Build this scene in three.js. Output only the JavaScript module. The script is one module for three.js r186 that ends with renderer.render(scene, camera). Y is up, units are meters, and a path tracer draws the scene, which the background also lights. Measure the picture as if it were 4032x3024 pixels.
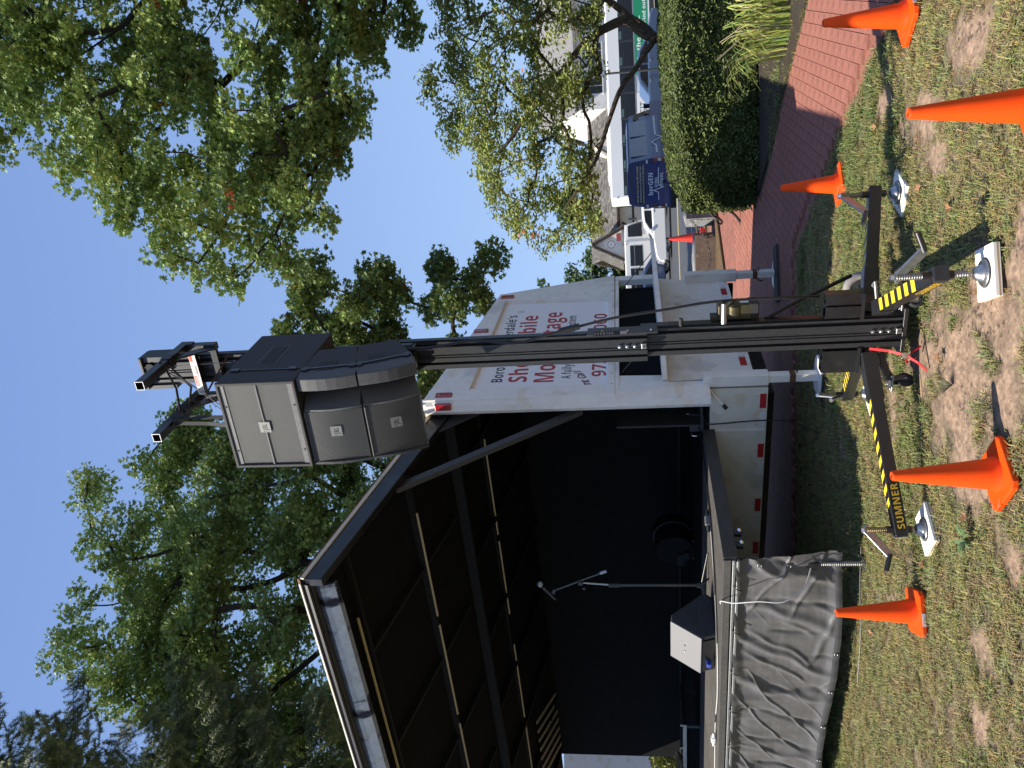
import * as THREE from 'three';
import { RoundedBoxGeometry } from 'three/addons/geometries/RoundedBoxGeometry.js';
import { mergeGeometries } from 'three/addons/utils/BufferGeometryUtils.js';

// ---------------------------------------------------------------- camera, sky, sun, exposure
const scene = new THREE.Scene();
const renderer = new THREE.WebGLRenderer({ antialias: true });
renderer.toneMapping = THREE.LinearToneMapping;
renderer.toneMappingExposure = 1.8;
renderer.shadowMap.enabled = true;

const camera = new THREE.PerspectiveCamera(49.77, 4 / 3, 0.05, 900);
{ // the phone was held upright but the picture is stored lying on its side: camera rolled by a quarter turn, plus 2.1 degrees of tilt
  const pitch = THREE.MathUtils.degToRad(8.4), roll = THREE.MathUtils.degToRad(2.1);
  const R0 = new THREE.Vector3(1, 0, 0), U0 = new THREE.Vector3(0, Math.cos(pitch), Math.sin(pitch)), F = new THREE.Vector3(0, Math.sin(pitch), -Math.cos(pitch));
  const R = R0.clone().multiplyScalar(Math.cos(roll)).addScaledVector(U0, -Math.sin(roll));
  const U = U0.clone().multiplyScalar(Math.cos(roll)).addScaledVector(R0, Math.sin(roll));
  camera.position.set(0, 1.65, 0);
  camera.quaternion.setFromRotationMatrix(new THREE.Matrix4().makeBasis(U.clone().negate(), R, F.clone().negate()));
  camera.updateMatrixWorld();
}

const sunDir = new THREE.Vector3(-3.27, 4.05, 0.9).normalize();
{ // clear sky, deeper blue overhead, pale near the horizon, a broad glow round the sun
  const w = 512, h = 256, d = new Float32Array(w * h * 4), v = new THREE.Vector3();
  for (let j = 0; j < h; j++) for (let i = 0; i < w; i++) {
    const el = ((j + 0.5) / h - 0.5) * Math.PI, az = ((i + 0.5) / w - 0.5) * 2 * Math.PI;
    v.set(Math.cos(el) * Math.cos(az), Math.sin(el), Math.cos(el) * Math.sin(az));
    const t = Math.pow(Math.max(0, Math.sin(el)), 0.55), gl = Math.max(0, v.dot(sunDir));
    const a = [0.295, 0.428, 0.635], b = [0.079, 0.144, 0.350];
    const k = (j * w + i) * 4, glow = 0.10 * Math.pow(gl, 6) + 0.25 * Math.pow(gl, 60);
    for (let c = 0; c < 3; c++) d[k + c] = el > 0 ? a[c] + (b[c] - a[c]) * t + glow : a[c] * 0.55;
    d[k + 3] = 1;
  }
  const sky = new THREE.DataTexture(d, w, h, THREE.RGBAFormat, THREE.FloatType);
  sky.mapping = THREE.EquirectangularReflectionMapping; sky.magFilter = THREE.LinearFilter; sky.minFilter = THREE.LinearFilter; sky.needsUpdate = true;
  scene.background = sky; scene.environment = sky;
}
const sun = new THREE.DirectionalLight(new THREE.Color(1.0, 0.92, 0.79), 5.0);
sun.position.copy(sunDir).multiplyScalar(60); sun.castShadow = true;
Object.assign(sun.shadow.camera, { left: -40, right: 40, top: 40, bottom: -40, near: 1, far: 160 }); sun.shadow.mapSize.set(4096, 4096);
scene.add(sun, sun.target);

// ---------------------------------------------------------------- helpers
function rng(seed) { let s = seed >>> 0; return () => { s = (s + 0x6d2b79f5) | 0; let t = Math.imul(s ^ (s >>> 15), 1 | s); t = (t + Math.imul(t ^ (t >>> 7), 61 | t)) ^ t; return ((t ^ (t >>> 14)) >>> 0) / 4294967296; }; }
const V = (x, y, z) => new THREE.Vector3(x, y, z);
const W = (x, y, f) => new THREE.Vector3(x, y, -f);            // x right, y up, f metres in front of the photographer
const clamp = (x, a = 0, b = 1) => Math.min(b, Math.max(a, x)), mix = (a, b, t) => a + (b - a) * t;
const sstep = (a, b, x) => { const t = clamp((x - a) / (b - a)); return t * t * (3 - 2 * t); };
function vnoise(seed, per = 64) {
  const r = rng(seed), t = Float32Array.from({ length: per * per }, r), m = (i) => ((i % per) + per) % per;
  return (x, y) => { const i = Math.floor(x), j = Math.floor(y); let a = x - i, b = y - j; a = a * a * (3 - 2 * a); b = b * b * (3 - 2 * b);
    const i0 = m(i), i1 = m(i + 1), j0 = m(j) * per, j1 = m(j + 1) * per;
    return mix(mix(t[j0 + i0], t[j0 + i1], a), mix(t[j1 + i0], t[j1 + i1], a), b); };
}
const N1 = vnoise(11), N2 = vnoise(23), N3 = vnoise(37);
const fbm = (x, y, n = 4) => { let s = 0, a = 0.5, k = 0; for (let i = 0; i < n; i++) { s += a * (i % 2 ? N2 : N1)(x, y); k += a; x = x * 2.03 + 7.3; y = y * 2.03 + 3.1; a *= 0.5; } return s / k; };
function tex(size, fn, color = true, rep = 1) {                  // fn(u, v, pixelX, pixelY) -> [r, g, b] 0..255
  const d = new Uint8Array(size * size * 4);
  for (let j = 0; j < size; j++) for (let i = 0; i < size; i++) { const c = fn(i / size, j / size, i, j), k = (j * size + i) * 4; d[k] = clamp(c[0], 0, 255); d[k + 1] = clamp(c[1], 0, 255); d[k + 2] = clamp(c[2], 0, 255); d[k + 3] = 255; }
  const t = new THREE.DataTexture(d, size, size); t.wrapS = t.wrapT = THREE.RepeatWrapping; t.magFilter = THREE.LinearFilter; t.minFilter = THREE.LinearMipmapLinearFilter; t.generateMipmaps = true;
  if (color) t.colorSpace = THREE.SRGBColorSpace; t.repeat.set(rep, rep); t.needsUpdate = true; return t;
}
const pfbm = (seed, per, n) => { const ns = Array.from({ length: n }, (_, i) => vnoise(seed + i * 5, per << i)); return (u, v) => { let s = 0, a = 0.5, k = 0; for (let i = 0; i < n; i++) { s += a * ns[i](u * (per << i), v * (per << i)); k += a; a *= 0.55; } return s / k; }; };
function canvasTex(w, h, draw) { const c = document.createElement('canvas'); c.width = w; c.height = h; draw(c.getContext('2d'), w, h); const t = new THREE.CanvasTexture(c); t.colorSpace = THREE.SRGBColorSpace; t.anisotropy = 8; return t; }
const lin = (r, g, b) => new THREE.Color().setRGB(r, g, b);
const M = (c, rough = 0.6, metal = 0, more = {}) => new THREE.MeshPhysicalMaterial({ color: Array.isArray(c) ? lin(...c) : c, roughness: rough, metalness: metal, ...more });

const used = {};
const numbered = (n) => { const k = used[n] = (used[n] ?? -1) + 1; return k ? `${n}_${String(k).padStart(3, '0')}` : n; };
function shade(m) { m.castShadow = true; m.receiveShadow = true; return m; }
function prep(g) { g = g.index ? g.toNonIndexed() : g; for (const k of Object.keys(g.attributes)) if (!['position', 'normal', 'uv'].includes(k)) g.deleteAttribute(k); if (!g.attributes.uv) g.setAttribute('uv', new THREE.BufferAttribute(new Float32Array(g.attributes.position.count * 2), 2)); if (!g.attributes.normal) g.computeVertexNormals(); return g; }
const mg = (list) => list.length === 1 ? prep(list[0]) : mergeGeometries(list.map(prep));
function metric(g) { // uv in metres, by the way each face points
  g = g.index ? g.toNonIndexed() : g; const p = g.attributes.position, n = p.count, uv = new Float32Array(n * 2), a = V(), b = V(), c = V();
  for (let i = 0; i < n; i += 3) { a.fromBufferAttribute(p, i); b.fromBufferAttribute(p, i + 1); c.fromBufferAttribute(p, i + 2); const q = b.clone().sub(a).cross(c.clone().sub(a)), x = Math.abs(q.x), y = Math.abs(q.y), z = Math.abs(q.z);
    [a, b, c].forEach((v, k) => { const o = (i + k) * 2; if (y >= x && y >= z) { uv[o] = v.x; uv[o + 1] = v.z; } else if (x >= z) { uv[o] = v.z; uv[o + 1] = v.y; } else { uv[o] = v.x; uv[o + 1] = v.y; } }); }
  g.setAttribute('uv', new THREE.BufferAttribute(uv, 2)); return g;
}
function part(name, geos, m, parent) { const o = shade(new THREE.Mesh(metric(mg([].concat(geos))), m)); o.name = name; parent.add(o); return o; }
function partUV(name, geo, m, parent) { const o = shade(new THREE.Mesh(geo, m)); o.name = name; parent.add(o); return o; }
function thing(name, label, category, pos = V(0, 0, 0), turn = 0, group) { const o = new THREE.Group(); o.name = numbered(name); o.position.copy(pos); o.rotation.y = turn; o.userData = { label, category }; if (group) o.userData.group = group; scene.add(o); return o; }
function one(name, label, category, geos, m, group, pos) { const o = part(numbered(name), geos, m, scene); o.userData = { label, category }; if (group) o.userData.group = group; if (pos) o.position.copy(pos); return o; }
function struct(name, geos, m) { const o = part(numbered(name), geos, m, scene); o.userData = { kind: 'structure' }; return o; }
// geometry makers
const bx = (w, h, d, x = 0, y = 0, z = 0, r = 0) => { const g = r ? new RoundedBoxGeometry(w, h, d, 2, Math.min(r, w / 2.01, h / 2.01, d / 2.01)) : new THREE.BoxGeometry(w, h, d); return g.translate(x, y, z); };
const span = (x0, x1, y0, y1, z0, z1, r = 0) => bx(x1 - x0, y1 - y0, z1 - z0, (x0 + x1) / 2, (y0 + y1) / 2, (z0 + z1) / 2, r);
function orient(p, q, up = V(0, 1, 0)) { const z = q.clone().sub(p).normalize(); let x = up.clone().cross(z); if (x.lengthSq() < 1e-6) x = V(1, 0, 0).cross(z); x.normalize(); const y = z.clone().cross(x); return new THREE.Matrix4().makeBasis(x, y, z).setPosition(p.clone().add(q).multiplyScalar(0.5)); }
const beam = (p, q, w, h, r = 0, up) => { const L = p.distanceTo(q); const g = r ? new RoundedBoxGeometry(w, h, L, 2, r) : new THREE.BoxGeometry(w, h, L); return g.applyMatrix4(orient(p, q, up)); };
const rod = (p, q, r1, r2 = r1, seg = 10, open = false) => { const g = new THREE.CylinderGeometry(r2, r1, p.distanceTo(q), seg, 1, open); g.rotateX(Math.PI / 2); return g.applyMatrix4(orient(p, q)); };
const tubeG = (pts, r, n = 40, seg = 6) => new THREE.TubeGeometry(new THREE.CatmullRomCurve3(pts, false, 'centripetal'), n, r, seg, false);
function hollow(p, q, w, t) { // open square tube
  const s = new THREE.Shape(), k = w / 2, i = k - t; s.moveTo(-k, -k); s.lineTo(k, -k); s.lineTo(k, k); s.lineTo(-k, k); s.closePath(); const h = new THREE.Path(); h.moveTo(-i, -i); h.lineTo(-i, i); h.lineTo(i, i); h.lineTo(i, -i); h.closePath(); s.holes.push(h);
  const L = p.distanceTo(q); return new THREE.ExtrudeGeometry(s, { depth: L, bevelEnabled: false }).translate(0, 0, -L / 2).applyMatrix4(orient(p, q)); }
const lathe = (pts, seg = 24) => new THREE.LatheGeometry(pts.map(([r, y]) => new THREE.Vector2(r, y)), seg);
function shapeOf(pts) { const s = new THREE.Shape(); pts.forEach(([x, y], i) => i ? s.lineTo(x, y) : s.moveTo(x, y)); s.closePath(); return s; }
const prism = (pts, depth, bevel = 0) => new THREE.ExtrudeGeometry(shapeOf(pts), bevel ? { depth: depth - 2 * bevel, bevelEnabled: true, bevelSize: bevel, bevelThickness: bevel, bevelSegments: 2, bevelOffset: -bevel } : { depth, bevelEnabled: false }).translate(0, 0, bevel);
const sideX = (pts, x0, x1, bevel = 0) => prism(pts.map(([z, y]) => [-z, y]), x1 - x0, bevel).rotateY(Math.PI / 2).translate(x0, 0, 0);   // profile given as (z, y), pushed along x
const slabY = (pts, y0, y1, bevel = 0) => prism(pts.map(([x, z]) => [x, -z]), y1 - y0, bevel).rotateX(-Math.PI / 2).translate(0, y0, 0);   // outline given as (x, z), pushed upwards
function sheet(fn, nu, nv) { // grid surface, fn(s, t) -> Vector3
  const p = [], uv = [], ix = []; for (let j = 0; j <= nv; j++) for (let i = 0; i <= nu; i++) { const v = fn(i / nu, j / nv); p.push(v.x, v.y, v.z); uv.push(i / nu, j / nv); }
  for (let j = 0; j < nv; j++) for (let i = 0; i < nu; i++) { const a = j * (nu + 1) + i, b = a + 1, c = a + nu + 1, d = c + 1; ix.push(a, b, d, a, d, c); }
  const g = new THREE.BufferGeometry(); g.setAttribute('position', new THREE.Float32BufferAttribute(p, 3)); g.setAttribute('uv', new THREE.Float32BufferAttribute(uv, 2)); g.setIndex(ix); g.computeVertexNormals(); return g; }
function inside(pts, x, y) { let c = false; for (let i = 0, j = pts.length - 1; i < pts.length; j = i++) { const [a, b] = pts[i], [d, e] = pts[j]; if ((b > y) !== (e > y) && x < (d - a) * (y - b) / (e - b) + a) c = !c; } return c; }

// ---------------------------------------------------------------- shared materials
const nA = pfbm(101, 4, 6), nB = pfbm(202, 8, 5), nC = pfbm(303, 3, 4), nF = pfbm(404, 32, 3);
const grime = tex(512, (u, v) => { const a = nA(u, v), b = nB(u, v), f = nF(u, v); const k = 246 - 26 * sstep(0.52, 0.75, a) - 14 * (f - 0.5); const st = 22 * sstep(0.6, 0.78, b); return [k - st * 0.4, k - st * 0.7, k - st * 1.3]; }, true, 0.7);
const speck = tex(256, (u, v) => { const f = nF(u, v), b = nB(u, v); const k = 228 + 46 * (f - 0.5) + 26 * (b - 0.5); return [k, k, k]; }, true, 3);
const scuff = tex(512, (u, v) => { const a = nA(u, v), f = nF(u, v); const k = 205 + 50 * (a - 0.5) + 60 * (f - 0.5) + 40 * sstep(0.66, 0.8, nB(u, v)); return [k, k, k]; }, true, 1.3);
const roughTex = tex(256, (u, v) => { const a = nA(u, v), b = nB(u, v); const k = 170 + 120 * (a - 0.5) + 90 * (b - 0.5); return [k, k, k]; }, false, 1.5);
const bumpFine = tex(256, (u, v) => { const k = 255 * nF(u, v); return [k, k, k]; }, false, 6);
const P = {
  white: M([0.88, 0.835, 0.745], 0.42, 0, { map: grime, clearcoat: 0.25, clearcoatRoughness: 0.3 }),
  aged: M([0.78, 0.74, 0.61], 0.45, 0, { map: grime, clearcoat: 0.2, clearcoatRoughness: 0.3 }),
  panel: M([0.78, 0.77, 0.75], 0.5, 0, { map: grime }),
  cream: M([0.66, 0.58, 0.42], 0.6, 0, { map: grime }),
  black: M([0.020, 0.021, 0.022], 0.5, 0, { map: scuff, roughnessMap: roughTex }),
  blackWall: M([0.0085, 0.009, 0.0095], 0.85, 0, { map: scuff, specularIntensity: 0.25 }), blackRib: M([0.013, 0.0135, 0.0145], 0.7, 0, { map: scuff, specularIntensity: 0.5 }),
  anod: M([0.040, 0.041, 0.042], 0.42, 0.3, { map: speck }),
  anodEdge: M([0.05, 0.05, 0.052], 0.4, 0.5),
  tubeBlack: M([0.014, 0.014, 0.015], 0.34, 0, { clearcoat: 0.4, clearcoatRoughness: 0.25 }),
  chrome: M([0.78, 0.78, 0.77], 0.16, 1), zinc: M([0.5, 0.5, 0.49], 0.34, 0.9, { map: speck }), steelDark: M([0.12, 0.115, 0.11], 0.45, 0.8),
  brass: M([0.33, 0.27, 0.14], 0.45, 0.8), rubber: M([0.02, 0.02, 0.02], 0.75), wheel: M([0.06, 0.055, 0.05], 0.6),
  yellow: M([0.82, 0.58, 0.03], 0.5), red: M([0.45, 0.02, 0.025], 0.5), redLens: M([0.30, 0.012, 0.014], 0.18, 0, { clearcoat: 1 }), tapeWhite: M([0.7, 0.69, 0.66], 0.4), tapeRed: M([0.42, 0.015, 0.02], 0.4),
  padWood: M([0.86, 0.83, 0.74], 0.7), padEdge: M([0.45, 0.30, 0.15], 0.8),
  cloth: M([0.030, 0.030, 0.031], 0.75), rust: M([0.22, 0.09, 0.035], 0.8, 0, { map: scuff }),
  deck: M([0.085, 0.078, 0.07], 0.72, 0, { map: scuff }), alu: M([0.42, 0.42, 0.41], 0.42, 0.8, { map: speck }), darkGrey: M([0.045, 0.047, 0.05], 0.55, 0, { map: speck }),
  cableBlack: M([0.012, 0.012, 0.012], 0.5), cableWhite: M([0.55, 0.54, 0.51], 0.5),
};

// ---------------------------------------------------------------- ground, lawn, patio, road
const dirtSpots = [[0.0, 4.67, 0.56, 0.66], [0.18, 4.25, 0.42, 0.4], [-0.15, 4.05, 0.5, 0.34], [-0.4, 4.5, 0.3, 0.4], [0.16, 5.12, 0.28, 0.25], [1.56, 4.21, 0.14, 0.3], [1.42, 4.96, 0.22, 0.38], [1.15, 4.75, 0.16, 0.25], [-1.38, 4.34, 0.15, 0.2], [-1.8, 4.43, 0.14, 0.12], [-0.89, 3.96, 0.12, 0.12], [0.45, 3.8, 0.26, 0.14], [1.7, 5.6, 0.12, 0.2], [-0.2, 5.7, 0.4, 0.1]];
function dirtAt(x, f) { let d = 0; for (const [a, b, ra, rb] of dirtSpots) { const q = Math.hypot((x - a) / ra, (f - b) / rb); d = Math.max(d, 1.5 - q); } d += (fbm(x * 3.1 + 9, f * 3.1, 4) - 0.5) * 2.0 + (fbm(x * 13 + 2, f * 13, 3) - 0.5) * 1.1; return clamp(sstep(0.2, 1.15, d)); }
const groundY = (x, f) => (f < 11 && f > 1 ? (fbm(x * 1.7, f * 1.7, 3) - 0.5) * 0.03 + (fbm(x * 9, f * 9, 3) - 0.5) * 0.022 * sstep(11, 9, f) - 0.006 : 0) - 0.5 * sstep(18.5, 24, f);
const nearEdge = [[3.4, 2.0], [2.6, 4.2], [2.13, 5.53], [1.98, 6.2], [1.57, 7.55], [1.36, 8.1], [1.19, 8.57], [0.5, 8.7], [-0.93, 8.97], [-2.99, 9.36], [-9, 10.5]];
const patioOutline = [...nearEdge, [-9, 17.6], [3.9, 17.6], [3.0, 14], [2.2, 10.9], [2.45, 9.75], [2.8, 9.15], [2.95, 8.64], [3.28, 7.6], [4.1, 5.5], [5.0, 2.0]];
const onPatio = (x, f) => inside(patioOutline, x, f);
{
  const xs = [-300, -120, -50, -22, -12, -8, -6, -5]; for (let x = -4.5; x <= 4.5; x += 0.06) xs.push(x); xs.push(5, 6, 8, 12, 22, 50, 120, 300);
  const fs = [-40, -10, -2, 1, 2]; for (let f = 2.6; f <= 9.6; f += 0.06) fs.push(f); fs.push(10.5, 12, 15, 18, 18.6, 19.5, 20.5, 21.5, 22.5, 23.5, 24.2, 27, 35, 50, 80, 150, 350);
  const p = [], c = [], uv = [], ix = [];
  for (const f of fs) for (const x of xs) {
    const d = dirtAt(x, f), g = fbm(x * 1.3 + 40, f * 1.3, 4), k = fbm(x * 14, f * 14, 3);
    p.push(x, groundY(x, f), -f); uv.push(x, f);
    const grass = [0.150 + 0.05 * (g - 0.5) + 0.08 * (k - 0.5), 0.130 + 0.04 * (g - 0.5) + 0.07 * (k - 0.5), 0.074 + 0.04 * (k - 0.5)], dirt = [0.39 + 0.15 * (k - 0.5), 0.275 + 0.11 * (k - 0.5), 0.195 + 0.08 * (k - 0.5)];
    for (let i = 0; i < 3; i++) c.push(Math.max(0.01, mix(grass[i], dirt[i], d)));
  }
  const n = xs.length; for (let j = 0; j < fs.length - 1; j++) for (let i = 0; i < n - 1; i++) { const a = j * n + i; ix.push(a, a + 1, a + n + 1, a, a + n + 1, a + n); }
  const g = new THREE.BufferGeometry(); g.setAttribute('position', new THREE.Float32BufferAttribute(p, 3)); g.setAttribute('uv', new THREE.Float32BufferAttribute(uv, 2)); g.setAttribute('color', new THREE.Float32BufferAttribute(c, 3)); g.setIndex(ix); g.computeVertexNormals();
  const soil = tex(512, (u, v) => { const f = nF(u, v), b = nB(u, v), a = nA(u, v); const k = 205 + 110 * (f - 0.5) + 50 * (b - 0.5) - 70 * sstep(0.62, 0.72, nF(u + 0.37, v + 0.11)) * sstep(0.5, 0.6, a); return [k, k * 0.985, k * 0.965]; }, true, 1.4);
  const soilBump = tex(512, (u, v) => { const k = 255 * (0.55 * nF(u, v) + 0.45 * nB(u, v)); return [k, k, k]; }, false, 1.4);
  const o = partUV('ground', g, M([1, 1, 1], 0.95, 0, { vertexColors: true, map: soil, bumpMap: soilBump, bumpScale: 0.012 }), scene); o.userData = { kind: 'structure' };
}
{ // grass: short blades in tufts, thin on the bare patches
  const r = rng(77);
  function tuft(n, len, spread, flat) {
    const p = [], nn = [], c = [];
    for (let i = 0; i < n; i++) {
      const a = r() * 6.283, d = spread * Math.sqrt(r()), x = Math.cos(a) * d, z = Math.sin(a) * d, b = r() * 6.283, L = len * (0.5 + 0.8 * r()), lean = flat * (0.3 + r()), w = 0.0016 + 0.0014 * r();
      const dx = Math.cos(b), dz = Math.sin(b), sx = -dz * w, sz = dx * w; const m = [x + dx * lean * L * 0.4, L * 0.62, z + dz * lean * L * 0.4], t = [x + dx * lean * L * 1.25, L * (1 - 0.35 * lean), z + dz * lean * L * 1.25];
      const A = [x - sx, -0.004, z - sz], B = [x + sx, -0.004, z + sz], C = [m[0] + sx * 0.8, m[1], m[2] + sz * 0.8], D = [m[0] - sx * 0.8, m[1], m[2] - sz * 0.8];
      const dry = r(), col = dry < 0.24 ? [1.32, 1.14, 1.05] : dry < 0.38 ? [1.75, 1.5, 1.55] : [0.95 + 0.3 * r(), 1.05 + 0.15 * r(), 0.85];
      for (const q of [A, B, C, A, C, D, D, C, t]) { p.push(...q); nn.push(dx * -0.35, 0.85, dz * -0.35); c.push(...col); }
    }
    const g = new THREE.BufferGeometry(); g.setAttribute('position', new THREE.Float32BufferAttribute(p, 3)); g.setAttribute('normal', new THREE.Float32BufferAttribute(nn, 3)); g.setAttribute('color', new THREE.Float32BufferAttribute(c, 3)); g.computeVertexNormals(); return g;
  }
  const variants = [tuft(18, 0.034, 0.035, 1.0), tuft(20, 0.029, 0.045, 1.15), tuft(15, 0.047, 0.03, 0.9), tuft(24, 0.024, 0.05, 1.25)];
  const lists = variants.map(() => []), m4 = new THREE.Matrix4(), q = new THREE.Quaternion(), up = V(0, 1, 0);
  const blade = M([1, 1, 1], 0.75, 0, { side: THREE.DoubleSide, vertexColors: true });
  for (let n = 0; n < 62000; n++) {
    const pf = Math.sqrt(mix(2.5 * 2.5, 9.9 * 9.9, r())), px = (r() * 2 - 1) * (0.52 * pf + 1.0); if (px > 4.6) continue; const d = dirtAt(px, pf), keep = r(), s = r();
    if (onPatio(px, pf) || keep < d * 1.02 + (fbm(px * 5 + 3, pf * 5, 3) < 0.36 ? 0.5 : 0.08)) continue;
    const g = fbm(px * 1.1 + 70, pf * 1.1, 4), k = fbm(px * 4 + 20, pf * 4, 3), green = sstep(0.42, 0.64, g) * 0.75 + 0.25 * k, sc = (0.6 + 0.65 * s) * (1 - 0.45 * d) * (0.8 + 0.5 * green);
    const col = [mix(0.200, 0.108, green), mix(0.182, 0.130, green), mix(0.082, 0.044, green)].map((c) => c * (0.8 + 0.45 * r()));
    q.setFromAxisAngle(up, r() * 6.283); m4.compose(W(px, groundY(px, pf), pf), q, V(sc, sc * (0.8 + 0.4 * r()), sc)); const vi = (r() * 4) | 0; lists[vi].push([m4.clone(), lin(...col)]);
  }
  const grass = new THREE.Group(); grass.name = 'grass'; grass.userData = { label: 'patchy dry lawn grass around the bare trampled dirt', category: 'grass', kind: 'stuff' }; scene.add(grass);
  variants.forEach((g, i) => { const im = shade(new THREE.InstancedMesh(g, blade, lists[i].length)); lists[i].forEach(([m, c], k) => { im.setMatrixAt(k, m); im.setColorAt(k, c); }); im.name = i ? `grass_blades_00${i}` : 'grass_blades'; im.userData.kind = 'stuff'; grass.add(im); });
}
{ // red paving: one slab with brick pavers laid on it, long side away from the photographer
  const slab = struct('patio', slabY(patioOutline.map(([x, f]) => [x, -f]), -0.12, 0.012), M([0.36, 0.14, 0.10], 0.9, 0, { map: scuff }));
  const r = rng(5), L = 0.2, Bw = 0.1, j = 0.0025, BA = 0.44, ca = Math.cos(BA), sa = Math.sin(BA), geos = [];
  for (let v = 0; v < 4; v++) { const w = Bw - j, l = L - j, c = 0.0016, h = 0.022; const g = bx(w, h, l, 0, h / 2 - 0.004, 0); const p = g.attributes.position; for (let i = 0; i < p.count; i++) if (p.getY(i) > 0.01) { p.setX(i, p.getX(i) - Math.sign(p.getX(i)) * c * (0.6 + 0.5 * r())); p.setZ(i, p.getZ(i) - Math.sign(p.getZ(i)) * c * (0.6 + 0.5 * r())); p.setY(i, p.getY(i) + (r() - 0.5) * 0.001); } g.computeVertexNormals(); geos.push(metric(prep(g))); }
  const mats = [[0.45, 0.172, 0.120], [0.44, 0.167, 0.117], [0.46, 0.177, 0.124], [0.435, 0.168, 0.118]].map((c) => M(c, 0.85, 0, { map: scuff }));
  const cells = [];
  for (let i = -110; i < 40; i++) for (let k = 10; k < 75; k++) { const p = i * Bw, q = k * L + (i & 1 ? L / 2 : 0), x = Math.round((p * ca + q * sa) * 1e4) / 1e4, f = Math.round((-p * sa + q * ca) * 1e4) / 1e4; if (f > 13.2 || f < 3.5 || x < -4.4 || x > 4.8 || !onPatio(x, f) || !onPatio(x - 0.05, f - 0.1) || !onPatio(x + 0.05, f - 0.1) || !onPatio(x + 0.05, f + 0.1) || !onPatio(x - 0.05, f + 0.1)) continue; cells.push([x, f]); }
  const near = cells.filter(([x, f]) => Math.abs(x) < 0.47 * f + 0.2 && (f < 9.4 || x > 1.2) && !(x < -0.2 && f < 8.6)).sort((a, b) => a[1] - b[1]).slice(0, 300), set = new Set(near.map(String)), rest = [[], [], [], []];
  for (const c of cells) { const vi = (r() * 4) | 0, y = 0.012 + (r() - 0.5) * 0.0012, mi = (r() * 4) | 0, rx = (r() - 0.5) * 0.004, rz = (r() - 0.5) * 0.008, ry = -BA + (r() - 0.5) * 0.014;
    if (set.has(String(c))) { const b = shade(new THREE.Mesh(geos[vi], mats[mi])); b.name = 'brick'; b.position.set(c[0], y, -c[1]); b.rotation.set(rx, ry, rz); slab.add(b); } else rest[mi].push(geos[vi].clone().applyMatrix4(new THREE.Matrix4().makeRotationFromEuler(new THREE.Euler(rx, ry, rz)).setPosition(c[0], y, -c[1]))); }
  rest.forEach((l, i) => { const o = part('bricks', l, mats[i], slab); o.userData.kind = 'stuff'; });
}
{ // roads and kerbs behind the patio, lower than the lawn
  const asphalt = M([0.07, 0.075, 0.083], 0.72, 0, { map: scuff });
  struct('road', slabY([[-200, -20.5], [200, -20.5], [200, -49.5], [-200, -49.5]].map(([x, z]) => [x, z]), -0.8, -0.496), asphalt);
  struct('kerb', span(-200, 200, -0.8, -0.36, -50.1, -49.5), M([0.45, 0.43, 0.39], 0.85, 0, { map: scuff }));
  struct('pavement', span(-200, 200, -0.8, -0.365, -56, -50.1), M([0.42, 0.38, 0.31], 0.9, 0, { map: scuff }));
  struct('road_marking', [span(-60, 60, -0.492, -0.488, -37.1, -36.95), span(-60, 60, -0.492, -0.488, -36.8, -36.65)], M([0.62, 0.48, 0.16], 0.7));
  struct('road_marking', [span(-60, 60, -0.492, -0.488, -29.2, -29.05)], M([0.66, 0.65, 0.62], 0.7));
  struct('mulch_bed', slabY([[-3, -14.8], [1.8, -14.7], [2.95, -15.6], [3.3, -16.3], [2.9, -16.6], [1.95, -15.9], [-3, -16]], 0.014, 0.06, 0.02), M([0.30, 0.19, 0.095], 0.95, 0, { map: scuff, bumpMap: bumpFine, bumpScale: 0.03 }));
  struct('garden_bed', slabY([[2.3, -10.75], [2.5, -10.0], [2.83, -9.2], [2.98, -8.64], [3.33, -7.6], [4.15, -5.5], [9, -4.5], [12, -16], [3.7, -15.5]], 0.0, 0.035, 0.012), M([0.10, 0.072, 0.045], 0.95, 0, { map: scuff, bumpMap: bumpFine, bumpScale: 0.03 }));
}

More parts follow.
